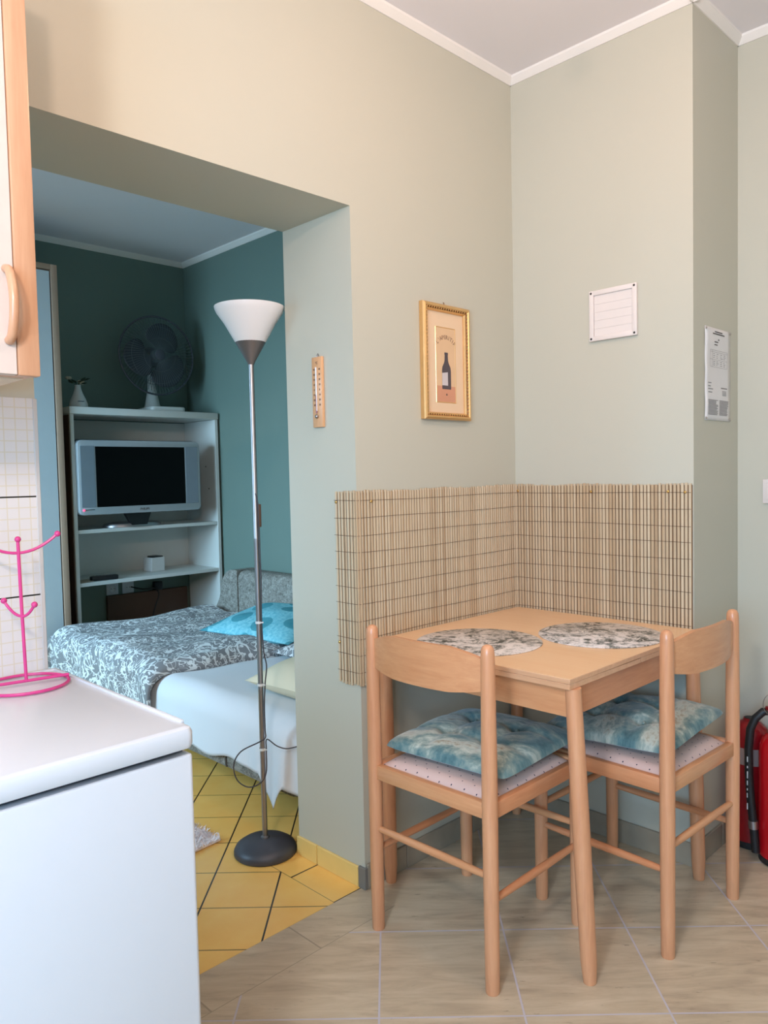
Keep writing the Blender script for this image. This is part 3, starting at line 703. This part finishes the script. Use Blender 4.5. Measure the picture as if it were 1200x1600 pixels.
# ------------------------------------------------------------------ sofa bed
sb = thing('sofa_bed', 'grey tweed upholstered sofa bed with rounded headboard in the back room', 'bed', (-1.37, -.25, 0)); O = sb.location
BXL, BXR, BYF, BYH = -2.40, -.345, -.775, .17
def roundrect_slab(mb, x0, x1, y0, y1, z0, z1, r, bev):
    mb.rbox(x0, x1, y0, y1, z0, z1, r, 'z', 6, bev)
mb = MB(); roundrect_slab(mb, BXL+.02, BXR-.02, BYF+.013, BYH, .150, .30, .05, .02); mb.build('base', 'tweed', sb, off=O)
for x in (-2.0, -1.6, -1.19, -.80, -.56): MB().tube([(x, BYF+.014, .160), (x, BYF+.0105, .172), (x, BYF+.0105, .285)], .004, 6).build('base_seam', plain('seam_grey', lin(88, 86, 80), .95), sb, off=O)
mb = MB(); roundrect_slab(mb, BXL, BXR, BYF+.03, BYH, .30, .42, .08, .05); mb.build('mattress', 'sheet', sb, off=O)
def backrest(mb, x0, x1, y0, y1, z0, z1, r):
    mb.rbox(x0, x1, y0, y1, z0, z1, r, 'x', 6, .012)
mb = MB(); backrest(mb, -2.10, BXR, .175, .325, .30, .715, .05); mb.build('headboard', 'tweed', sb, off=O)
mb = MB()   # rounded wing at the far end
poly = [(-2.104, .30), (-2.104, .715), (-2.14, .716)]+[(-2.15-.12*math.sin(a_), .596+.12*math.cos(a_)) for a_ in [PI/2*k/8 for k in range(1, 9)]]+[(-2.30, .53), (-2.35, .46), (-2.37, .40), (-2.37, .30)]
mb.prism(poly, .15, Matrix(((1, 0, 0, 0), (0, 0, -1, .325), (0, 1, 0, 0), (0, 0, 0, 1)))); 
mb.build('wing', 'tweed', sb, off=O)
for x in (-1.95, -1.35, BXR-.1):
    for y in (-.15, .1): MB().lathe([(0, 0), (.018, 0), (.026, .166), (0, .166)], (x, y, 0), 16).build('leg', 'black', sb, off=O)
# sheet ---------------------------------------------------------------
ZM = .426
def hem(x):
    h = .205+.008*math.sin(x*23)+.01*math.sin(x*9+1)
    h -= .11*max(0, 1-abs((x+.47)/.07))                      # hanging corner tip
    return h
def sheetp(u, v):
    x = -1.75+(BXR+.018+1.75)*u; L1 = .925; r = .085; hm = hem(x)
    fold = max(0, min(1, (x+.75)/.25))*(.5+.5*math.sin(x*44+.6))*.016
    wr = .004*math.sin(x*7+3*v)+.003*math.sin(x*17-8*v)
    Lt = L1-r; La = r*PI/2; Ld = ZM+.003-r-hm; q = v*(Lt+La+Ld)
    if q < Lt: return Vector((x, .14-q, ZM+.003+wr*.6))
    if q < Lt+La:
        a_ = (q-Lt)/r; return Vector((x, .14-Lt-r*math.sin(a_)-fold*.3*math.sin(a_), ZM+.003-r*(1-math.cos(a_))+wr*.6*math.cos(a_)))
    d = q-Lt-La; zz = ZM+.003-r-d
    return Vector((x, .14-L1-fold*min(1.6, .3+d*5)-.006*d*(1+math.sin(x*15+d*10)), zz))
mb = MB(); mb.grid(sheetp, 220, 90); o = mb.build('bed_sheet', 'sheet'); md = o.modifiers.new('s', 'SOLIDIFY'); md.thickness = .002; md.offset = 1
tag(origin_to(o, (-1.0, -.3, ZM)), 'white sheet spread over the bed, its corner hanging beside the lamp pole', 'sheet')
# duvet ---------------------------------------------------------------
def duvp(u, v):
    xr = -1.15-.15*min(1, v*1.15)**2+.010*math.sin(v*23); xl = -2.385
    yb = .16; yf = -.805; LX_ = xr-xl; dropx = .20; LY_ = yb-yf; dropy = .235
    p = u*(LX_+dropx); q = v*(LY_+dropy)
    # u: 0 = hanging end at far left, then top ; v: 0 back -> front, then drop
    px = p-dropx; r = .06
    bul = .072+.010*math.sin(p*9)*math.sin(q*8+1)+.006*math.sin(p*23+q*9)
    edge = min(1, max(0, (1-u)*(LX_+dropx)/.05)); bul = bul*edge**.5+.005*(1-edge)
    bk = min(1, q/.05); bul *= .25+.75*bk**.5
    ztop = ZM+bul
    dzx = max(0, -px); dzy = max(0, q-LY_)
    rx = .10; ry = .085
    x = xl+px; y = yb-q; z = ztop
    def bend(d, r_):   # d>=-r..: returns (horizontal extra, vertical drop)
        if d <= -r_: return d, 0
        a_ = (d+r_)/(r_*PI/2)*PI/2
        if a_ < PI/2: return -r_+r_*math.sin(a_), r_*(1-math.cos(a_))
        return 0, r_+(d+r_-r_*PI/2)
    ex_, dx_ = bend(-px, rx); ey_, dy_ = bend(q-LY_, ry)
    x = xl-ex_; y = yf-ey_
    dd = max(dx_, dy_)
    if dy_ > .02: y -= .012*math.sin(p*21)*min(1, dy_/.1)+.01*min(1, dy_/.1)
    z = ztop-math.sqrt(dx_*dx_+dy_*dy_) if dx_ < .05 else ztop-max(dx_, dy_)
    return Vector((x, y, max(z, .19)))
mb = MB(); mb.grid(duvp, 150, 150); o = mb.build('duvet', 'leafy'); md = o.modifiers.new('s', 'SOLIDIFY'); md.thickness = .016; md.offset = -1
tag(origin_to(o, (-1.8, -.3, ZM)), 'grey duvet with white leaf scrolls folded over the left half of the bed', 'duvet')
# pillows -------------------------------------------------------------
def pillow(name, label, cat, mat, a, b, h, loc, rot, wr=.006, seed=0):
    def f(u, v, sgn):
        x, y = 2*u-1, 2*v-1
        e = max(0, 1-abs(x)**2.4)**.62*max(0, 1-abs(y)**2.4)**.62
        kx = 1-.07*(1-y*y); ky = 1-.07*(1-x*x)
        w_ = wr*e*math.sin(5*x+seed)*math.sin(6*y+seed*2)
        return Vector((x*a*(kx if abs(x) > .5 else 1-(1-kx)*abs(x)*2), y*b*(ky if abs(y) > .5 else 1-(1-ky)*abs(y)*2), sgn*h*e+w_))
    mb = MB(); mb.grid(lambda u, v: f(u, v, 1), 41, 41).grid(lambda u, v: f(u, v, -1), 41, 41, True)
    o = mb.build(name, mat, weld=True); o.location = loc; o.rotation_euler = rot
    return tag(o, label, cat)
D = math.radians
pillow('pillow', 'turquoise pillow with darker spots lying against the headboard', 'pillow', 'dotted', .31, .23, .062, (-1.40, -.075, .537), (D(9), D(0), D(8)), seed=1)
pillow('pillow', 'grey leaf-patterned pillow half hidden behind the door jamb', 'pillow', 'leafy', .28, .22, .06, (-.84, -.10, .492), (D(6), D(0), D(-2)), seed=2)
pillow('pillow', 'cream pillow on the white sheet behind the lamp pole', 'pillow', 'cream', .205, .19, .075, (-.560, -.500, .497), (D(3), D(0), D(4)), .003, seed=3)

# ------------------------------------------------------------------ bookcase
SX, SYL, SYR, SZ = -2.48, -.606, .318, 1.66
bk = thing('bookcase', 'white open bookcase with a television on its shelf, in the back room corner', 'bookcase', (-2.66, -.14, 0)); O = bk.location
for y in (SYL, SYR-.02): 
    o = MB().box(XB+.012, SX, y, y+.02, .0, SZ-.041, .001, 1).build('side_panel', 'white_mel', bk, off=O)
MB().box(XB+.012, SX+.004, SYL-.003, SYR+.003, SZ-.040, SZ, .004).build('top_board', 'white_mel', bk, off=O)
Z1, Z2 = .985, .692
for z in (Z1, Z2): MB().box(XB+.016, SX-.004, SYL+.0205, SYR-.0205, z-.02, z, .001, 1).build('shelf', 'white_mel', bk, off=O)
MB().box(XB+.008, XB+.0115, SYL+.005, SYR-.005, Z2-.02, SZ-.045).build('back_panel', 'white_mel', bk, off=O)
MB().box(XB+.012, SX-.012, SYL-.0045, SYL-.0005, .0, SZ-.045).build('shaded_side', 'brown', bk, off=O)['label'] = 'outer face coloured dark brown for its shade'  # dark sheet that paints in the shade on the bookcase's outer side
for (x, z) in ((-2.60, 1.33), (-2.57, 1.19)): MB().tube([(x, SYR-.0195, z), (x, SYR-.0225, z)], .004, 8).build('peg_hole', 'black', bk, off=O)
# dark board and sockets under the lowest shelf
o = MB().box(XB+.002, XB+.030, -.275, .27, .0, .548, .003).build('dark_board', 'brown'); tag(origin_to(o, (XB+.016, 0, 0)), 'dark brown board against the wall under the bookcase shelf', 'board')
def outlet(y, z, label):
    t = thing('wall_outlet', label, 'socket', (XB, y, z))
    MB().box(.0005, .010, -.038, .038, -.038, .038, .003).build('plate', 'white_gloss', t)
    MB().lathe([(.019, .010), (.021, .012), (.021, .0135), (.019, .0135), (.017, .0105), (0, .0105)], (0, 0, 0), 24, Matrix.Rotation(PI/2, 4, 'Y')).build('socket_ring', 'white_gloss', t)
    mb = MB()
    for dy in (-.0095, .0095): mb.tube([(.010, dy, 0), (.0125, dy, 0)], .0024, 8)
    mb.build('pin_holes', 'black', t); return t
outlet(-.232, .590, 'empty white wall socket, the left one under the bookcase shelf'); outlet(-.130, .588, 'white wall socket with a black cable running to it, right of the empty socket')
o = MB().box(XB+.013, XB+.05, .03, .085, .550, .605, .006).build('power_adapter', 'black'); tag(origin_to(o, (XB+.03, .058, .577)), 'black plug-in power adapter under the bookcase shelf', 'adapter')
o = MB().tube(spline([(XB+.015, -.115, .588), (XB+.06, -.06, .572), (XB+.065, .01, .570), (XB+.06, .045, .545), (XB+.06, .045, .51), (XB+.06, .01, .42), (XB+.055, -.01, .30)]), .004, 8).build('cable', 'rubber'); tag(origin_to(o, (XB+.05, .0, .5)), 'black cable hanging from the sockets below the bookcase shelf', 'cable')

# ------------------------------------------------------------------ television
tv = thing('television', 'silver flat television with black screen standing on the bookcase', 'television', (-2.50, -.185, Z1+.0005)); O = tv.location
TX = -2.45; ty0, ty1, tz0, tz1 = -.585, .165, 1.066, 1.478
MB().rbox(TX-.07, TX, ty0, ty1, tz0, tz1, .028, 'x', 6, .006).build('body', 'silver', tv, off=O)
mb = MB(); mb.rbox(TX-.078, TX-.05, ty0-.004, ty1+.004, tz0-.002, tz1+.005, .03, 'x', 6, .004); mb.build('rear_shell', 'base_grey', tv, off=O)
MB().box(TX-.004, TX+.0012, -.487, .061, 1.108, 1.443, .0008, 1).build('screen', 'screen', tv, off=O)
for a_, b_ in ((-.572, -.492), (.066, .148)): MB().box(TX-.004, TX+.0018, a_, b_, 1.108, 1.446, .0012, 1).build('speaker_panel', 'speaker', tv, off=O)
add_text(MB(), 'PHILIPS', .018, on_wall_x(TX+.0004, -.205, 1.087), .0006).build('brand_lettering', 'ink_dark', tv, False, O)
MB().ball((TX+.001, -.562, 1.094), .0065, 12).build('standby_light', 'led', tv, off=O)
MB().box(TX-.001, TX+.001, -.552, -.500, 1.094, 1.097).build('control_strip', 'black', tv, off=O)
MB().prism([(-.32, 1.08), (-.15, 1.08), (-.18, Z1+.012), (-.275, Z1+.012)], .03, Matrix(((0, 0, 1, TX-.055), (1, 0, 0, 0), (0, 1, 0, 0), (0, 0, 0, 1)))).build('stand_neck', 'black', tv, off=O)
mb = MB(); mb.lathe([(0, .0), (1, .0), (1.0, .35), (.96, .7), (.7, 1), (0, 1.1)], (0, 0, 0), 48); mb.xf(Matrix.Translation((-2.572, -.225, Z1+.0008)) @ Matrix.Diagonal((.098, .175, .027, 1))); mb.build('stand_base', 'steel', tv, off=O)

# ------------------------------------------------------------------ shelf items
rc = thing('remote_control', 'black remote control lying on the lower bookcase shelf', 'remote control', (-2.535, -.425, Z2+.0004), D(-10))
MB().rbox(-.024, .024, -.078, .078, .0, .026, .020, 'z', 6, .006).build('body', 'black', rc)
for i in range(3):
    for j in range(6): MB().box(-.014+i*.011, -.006+i*.011, -.06+j*.019, -.051+j*.019, .0255, .0272, .0008, 1).build('button', 'ink', rc)
o = MB().box(-.05, .05, -.07, .07, 0, .003, .0005, 1).build('leaflet', plain('beige_leaflet', lin(176, 160, 140), .7)); o.location = (-2.57, -.515, Z2+.0004); o.rotation_euler = (0, 0, .3); tag(o, 'beige leaflet lying on the lower bookcase shelf left of the remote', 'leaflet')
bx = thing('box', 'small open white box on the lower bookcase shelf', 'box', (-2.70, -.03, Z2+.0004), D(6))
mb = MB(); mb.box(-.045, -.041, -.045, .045, 0, .085, .001, 1).box(.041, .045, -.045, .045, 0, .085, .001, 1).box(-.041, .041, -.045, -.041, 0, .085, .001, 1).box(-.041, .041, .041, .045, 0, .085, .001, 1).box(-.041, .041, -.041, .041, 0, .004); mb.build('sides', 'ceramic', bx)
MB().box(-.040, .040, -.02, .040, .078, .092, .003).build('contents', 'black', bx)
# vase + flowers
va = thing('vase', 'small white bottle vase on top of the bookcase at its left end', 'vase', (-2.56, -.522, SZ+.0004))
MB().lathe([(0, 0), (.046, 0), (.050, .004), (.049, .022), (.040, .048), (.026, .078), (.018, .102), (.0155, .118), (.017, .126), (.0145, .126), (.013, .112), (.0, .10)], (0, 0, 0), 28).build('body', 'ceramic', va)
mb = MB(); 
for a_ in (-.25, .05): mb.box(.046, .0475, a_*.06-.008, a_*.06+.010, .030, .034, .0005, 1)
mb.build('motif', plain('blue_motif', lin(70, 90, 112), .5), va)
fw = thing('flower_bunch', 'dried dark leaves and pale flowers in the small white vase', 'flowers', (-2.56, -.522, SZ+.105))
rs = random.Random(4)
for k in range(9):
    a_ = rs.uniform(0, 2*PI); d = rs.uniform(.012, .045); z = rs.uniform(.028, .062); p = Vector((d*math.cos(a_), d*math.sin(a_)*1.2, z))
    st = MB().tube([(0, 0, 0), (p.x*.25, p.y*.25, z*.6), tuple(p)], .0012, 5).build('stem', 'leaf', fw)
    if k % 3: 
        mb = MB(); mb.lathe([(0, -.014), (.5, -.008), (1, 0), (.5, .010), (0, .016)], (0, 0, 0), 8); mb.xf(Matrix.Translation(p) @ Matrix.Rotation(a_, 4, 'Z') @ Matrix.Rotation(rs.uniform(.5, 1.4), 4, 'Y') @ Matrix.Diagonal((.005, .017, 1.25, 1))); mb.build('leaf', 'leaf', fw)
    else:
        mb = MB()
        for q in range(6): mb.ball((p.x+.010*math.cos(q*PI/3), p.y+.010*math.sin(q*PI/3), p.z), .0075, 6)
        mb.ball(tuple(p+Vector((0, 0, .003))), .005, 6); mb.build('flower', 'petal', fw)

# ------------------------------------------------------------------ table fan
fn_ = thing('table_fan', 'round table fan with dark blades on top of the bookcase', 'fan', (-2.66, .0, SZ+.0004), D(-4))
FZ = .342; FR = .234
MB().rbox(-.10, .13, -.085, .135, .0, .030, .025, 'z', 5, .008).build('base', 'white_mel', fn_)
mb = MB(); mb.lathe([(0, .028), (.055, .028), (.046, .05), (.034, .11), (.026, .15), (.024, .26), (0, .26)], (-.05, .0, 0), 24); mb.build('neck', 'white_mel', fn_)
mb = MB(); mb.lathe([(0, -.075), (.045, -.07), (.062, -.045), (.064, .0), (.05, .02), (0, .02)], (0, 0, 0), 28, Matrix.Translation((-.035, 0, FZ)) @ Matrix.Rotation(PI/2, 4, 'Y')); mb.build('motor', 'base_grey', fn_)
def wire_guard(name, x_r, x_c, nrad):
    mb = MB()
    for k in range(nrad):
        a_ = 2*PI*k/nrad; P = []
        for q in range(7):
            rr = .03+(FR-.03)*q/6; x = x_c+(x_r-x_c)*(q/6)**2.2
            P.append((x, rr*math.cos(a_+.12*q/6), FZ+rr*math.sin(a_+.12*q/6)))
        mb.tube(P, .0011, 4, caps=False)
    for rr, q in ((.10, .3), (.17, .66)):
        x = x_c+(x_r-x_c)*((rr-.03)/(FR-.03))**2.2
        mb.tube([(x, rr*math.cos(2*PI*k/48), FZ+rr*math.sin(2*PI*k/48)) for k in range(48)], .001, 4, True)
    return mb.build(name, 'fan_wire', fn_)
wire_guard('front_guard', .045, .085, 72); wire_guard('rear_guard', .035, -.02, 72)
MB().tube([(.040, FR*math.cos(2*PI*k/72), FZ+FR*math.sin(2*PI*k/72)) for k in range(72)], .006, 8, True).build('guard_rim', 'base_grey', fn_)
MB().lathe([(0, .010), (.02, .009), (.032, .004), (.033, 0), (0, 0)], (0, 0, 0), 24, Matrix.Translation((.084, 0, FZ)) @ Matrix.Rotation(PI/2, 4, 'Y')).build('guard_badge', 'base_grey', fn_)
MB().lathe([(0, .04), (.02, .038), (.034, .03), (.036, -.01), (0, -.01)], (0, 0, 0), 24, Matrix.Translation((.025, 0, FZ)) @ Matrix.Rotation(PI/2, 4, 'Y')).build('hub', 'fan_blade', fn_)
for k in range(3):
    a0 = math.radians(70+120*k)
    def blade(u, v, a0=a0):
        q = v*2*PI; s_ = u
        # rounded paddle outline, twisted
        # broad rounded lobe: outline given by half-angle as a function of radius
        rad = .035+.172*(.5-.5*math.cos(q)) if False else .118+.088*s_*math.cos(q)
        ha = s_*math.sin(q)*(.98 if True else 0)
        t_ = max(0, min(1, (rad-.03)/.176)); wdt = .72+.28*math.sin(PI*min(1, t_*1.05))
        ang = a0+ha*wdt-.10*(t_-.5); x = .034+.022*ha
        return Vector((x, rad*math.cos(ang), FZ+rad*math.sin(ang)))
    mb = MB(); mb.grid(blade, 8, 33); o = mb.build('blade', 'fan_blade', fn_, weld=True); md = o.modifiers.new('s', 'SOLIDIFY'); md.thickness = .002

# ------------------------------------------------------------------ wardrobe
wd = thing('wardrobe', 'tall white wardrobe with beige edging left of the bookcase', 'wardrobe', (-2.66, -1.2, 0)); O = wd.location
WF = -2.45; wy0, wy1 = -1.75, -.655; WH = 2.395
MB().box(XB+.002, WF-.022, wy0, wy1, 0, WH, .001, 1).build('carcass', 'beige_trim', wd, off=O)
MB().box(WF-.020, WF, wy1-.034, wy1, 0, WH, .002).box(WF-.020, WF, wy0, wy0+.034, 0, WH, .002).box(WF-.020, WF, wy0+.034, wy1-.034, WH-.028, WH, .002).build('face_frame', 'beige_trim', wd, off=O)
for a_, b_ in ((wy0+.038, -1.222), (-1.218, wy1-.040)): MB().box(WF-.020, WF-.004, a_, b_, .02, WH-.036, .001, 1).build('door', 'door_white', wd, off=O)

# ------------------------------------------------------------------ rug
def rugf(u, v):
    return Vector(((u-.5)*.62, (v-.5)*1.0, .012+.004*math.sin(u*50)*math.sin(v*60)))
rb = MB(); rb.box(-.30, .30, -.48, .48, .0, .010, .004)
rs = random.Random(9)
def tuft(b):
    for k in range(16000):
        x = rs.uniform(-.305, .305); y = rs.uniform(-.485, .485)
        if x < .0 or y < .1: continue
        dx, dy = rs.uniform(-.014, .014), rs.uniform(-.014, .014); h = rs.uniform(.014, .026); ww = .0026; a_ = rs.uniform(0, PI)
        cx, cy = ww*math.cos(a_), ww*math.sin(a_)
        v = [b.verts.new((x-cx, y-cy, .008)), b.verts.new((x+cx, y+cy, .008)), b.verts.new((x+cx*.6+dx, y+cy*.6+dy, h)), b.verts.new((x-cx*.6+dx, y-cy*.6+dy, h))]
        b.faces.new(v)
rb._add(tuft); o = rb.build('rug', 'rug'); o.location = (-.845, -1.432, .0005); o.rotation_euler = (0, 0, D(5)); tag(o, 'shaggy white rug on the yellow tiles', 'rug')

# ------------------------------------------------------------------ refrigerator
rf = thing('refrigerator', 'white undercounter refrigerator in the left foreground', 'refrigerator', (.29, -1.99, 0)); O = rf.location
RY1 = -1.692; RY0 = -2.29
MB().box(.02, .535, RY0+.004, RY1-.004, .02, .806, .004).build('body', 'white_gloss', rf, off=O)
MB().rbox(.537, .572, RY0+.002, RY1-.002, .06, .803, .008, 'z', 4, .004).build('door', 'white_gloss', rf, off=O)
mb = MB(); mb.rbox(.012, .576, RY0, RY1, .812, .850, .014, 'z', 5, .010); mb.build('worktop', 'white_gloss', rf, off=O)
mb = MB(); mb.box(.012, .545, RY1-.010, RY1-.002, .846, .8535, .002).box(.012, .022, RY0+.006, RY1-.008, .846, .8535, .002); mb.build('worktop_rim', 'white_gloss', rf, off=O)
MB().box(.03, .55, RY0+.01, RY1-.01, .804, .814).build('gasket', 'base_grey', rf, off=O)
for x in (.07, .5):
    for y in (RY0+.05, RY1-.05): MB().lathe([(0, 0), (.018, 0), (.018, .022), (0, .022)], (x, y, 0), 12).build('foot', 'rubber', rf, off=O)

# ------------------------------------------------------------------ mug tree
mg = thing('mug_tree', 'pink wire mug tree standing on the white refrigerator', 'mug holder', (.105, -1.788, .8503))
MB().tube([(.080*math.cos(2*PI*k/48)+.004, .080*math.sin(2*PI*k/48)-.004, .0045) for k in range(48)], .0032, 8, True).build('base_ring', 'pink', mg)
MB().tube([(-.014, -.080, .0095), (.014, .078, .0095)], .0032, 8).build('base_bar', 'pink', mg)
MB().tube([(0, 0, .009), (-.008, 0, .15), (-.016, .001, .285)], .0034, 8).ball((-.016, .001, .289), .0062).build('pole', 'pink', mg)
def arm(h, dx, dy, lean, sgn, up, L):
    P = [(lean+sgn*dx*L*q, sgn*dy*L*q, h+up*q**2) for q in [k/8 for k in range(9)]]
    return MB().tube(P, .0030, 8).ball(P[-1], .0062)
for sgn in (-1, 1): arm(.262, .2, .98, -.0148, sgn, .034, .074).build('arm', 'pink', mg)
for sgn, L_ in ((-1, .042), (1, .030)): arm(.137, .86, .5, -.0073, sgn, .030-.006*(sgn > 0), L_).build('arm', 'pink', mg)

# ------------------------------------------------------------------ wall cabinet
wc = thing('wall_cabinet', 'beech and white kitchen wall cabinet at the upper left edge', 'cabinet', (.165, -2.1, 1.43)); O = wc.location
CY1 = -1.820; CY0 = -2.42; CZ0, CZ1 = 1.430, 2.25; CF = .33
MB().box(.003, CF-.022, CY0, CY1-.004, CZ0+.002, CZ1, .001, 1).build('body', 'cab_wood', wc, off=O)
sw = .036
for q0, q1 in ((CY1-sw, CY1), (CY0, CY0+sw)): MB().box(CF-.020, CF, q0, q1, CZ0, CZ1, .003).build('door_stile', 'cab_wood', wc, off=O)
MB().box(CF-.018, CF-.003, CY0+sw+.001, CY1-sw-.001, CZ0+.001, CZ1-.001, .001, 1).build('door_panel', plain('pale_maple_panel', lin(206, 190, 180), .4), wc, off=O)
hb = MB(); yh = CY1-sw-.013
hb.tube(spline([(CF-.002, yh, 1.604), (CF+.012, yh, 1.598), (CF+.024, yh, 1.575), (CF+.029, yh, 1.545), (CF+.024, yh, 1.515), (CF+.012, yh, 1.492), (CF-.002, yh, 1.486)]), .0075, 12); hb.build('handle', 'cab_wood', wc, off=O)
MB().box(.003, CF-.05, CY0, CY1-.012, CZ0-.0, CZ0+.003).build('underside', plain('cream_underside', lin(216, 200, 178), .6), wc, off=O)

# ------------------------------------------------------------------ unseen lamps out of frame; kitchen pendant and spotlight are added fill
def lamp_light(name, loc, energy, col, size):
    pl = bpy.data.lights.new(name, 'POINT'); pl.energy = energy; pl.color = col; pl.shadow_soft_size = size
    po = bpy.data.objects.new(name, pl); COL.objects.link(po); po.location = loc
def pendant(label, x, y, drop, energy, col, size):
    cl = thing('unseen_pendant', label, 'lamp', (x, y, H))
    MB().lathe([(0, 0), (.06, 0), (.06, -.02), (0, -.02)], (0, 0, 0), 24).build('canopy', 'white_gloss', cl)
    MB().tube([(0, 0, -.02), (0, 0, -drop+size+.03)], .004, 8).build('cord', 'white_gloss', cl)
    MB().lathe([(.006, -drop+size+.05), (.02, -drop+size+.05), (.02, -drop+size+.005), (.006, -drop+size+.005)], (0, 0, 0), 16).build('socket', 'white_gloss', cl)
    lamp_light('unseen_pendant_glow', (x, y, H-drop), energy, col, size)
pendant('added bare-bulb pendant, an unseen fill light in the middle of the kitchen', 1.35, -2.75, .66, 57, (1.0, .93, .88), .10)  # added lamp, stands in for warm light bounced onto upper walls and ceiling
pendant('small bare-bulb lamp close under the ceiling by the dining table', 1.0, -.95, .24, 15, (1.0, .64, .42), .09)
sp = thing('added_spotlight', 'added unseen spotlight that warms the wall above the doorway', 'lamp', (2.62, -3.05, H))  # body of the added spot, no such lamp is known here
MB().lathe([(0, 0), (.05, 0), (.05, -.02), (0, -.02)], (0, 0, 0), 24).build('canopy', 'white_gloss', sp)
MB().tube([(0, 0, -.02), (0, 0, -.2)], .006, 8).build('stem', 'steel', sp)
hd = MB(); hd.lathe([(0, .0), (.045, .0), (.048, .01), (.048, .08), (.046, .08), (.044, .02), (0, .02)], (0, 0, 0), 24)
dv = Vector(SPOT[1])-Vector(SPOT[0]); hd.xf(Matrix.Translation((0, 0, -.22)) @ dv.to_track_quat('Z', 'Y').to_matrix().to_4x4() @ Matrix.Translation((0, 0, -.05))); hd.build('lamp_head', 'white_gloss', sp)

# small pieces belong to the part they sit on (thing > part > sub-part)
for child, part in (('painted_label', 'painted_bottle'), ('painted_bottle', None), ('hose_print', 'hose'), ('hose_ferrule', 'hose'), ('peg_hole', 'side_panel'), ('band_mark', 'neck_band'), ('rocker', 'plate'), ('socket_ring', 'plate'), ('tuft_button', 'cover'), ('button', 'body'), ('base_seam', 'base'), ('inline_switch', 'cable')):
    if part is None: continue
    for o in [q for q in bpy.data.objects if q.name.split('.')[0] == child and q.parent and q.parent.type == 'EMPTY']:
        host = [q for q in o.parent.children if q.name.split('.')[0] == part]
        if host: o.parent = host[-1]
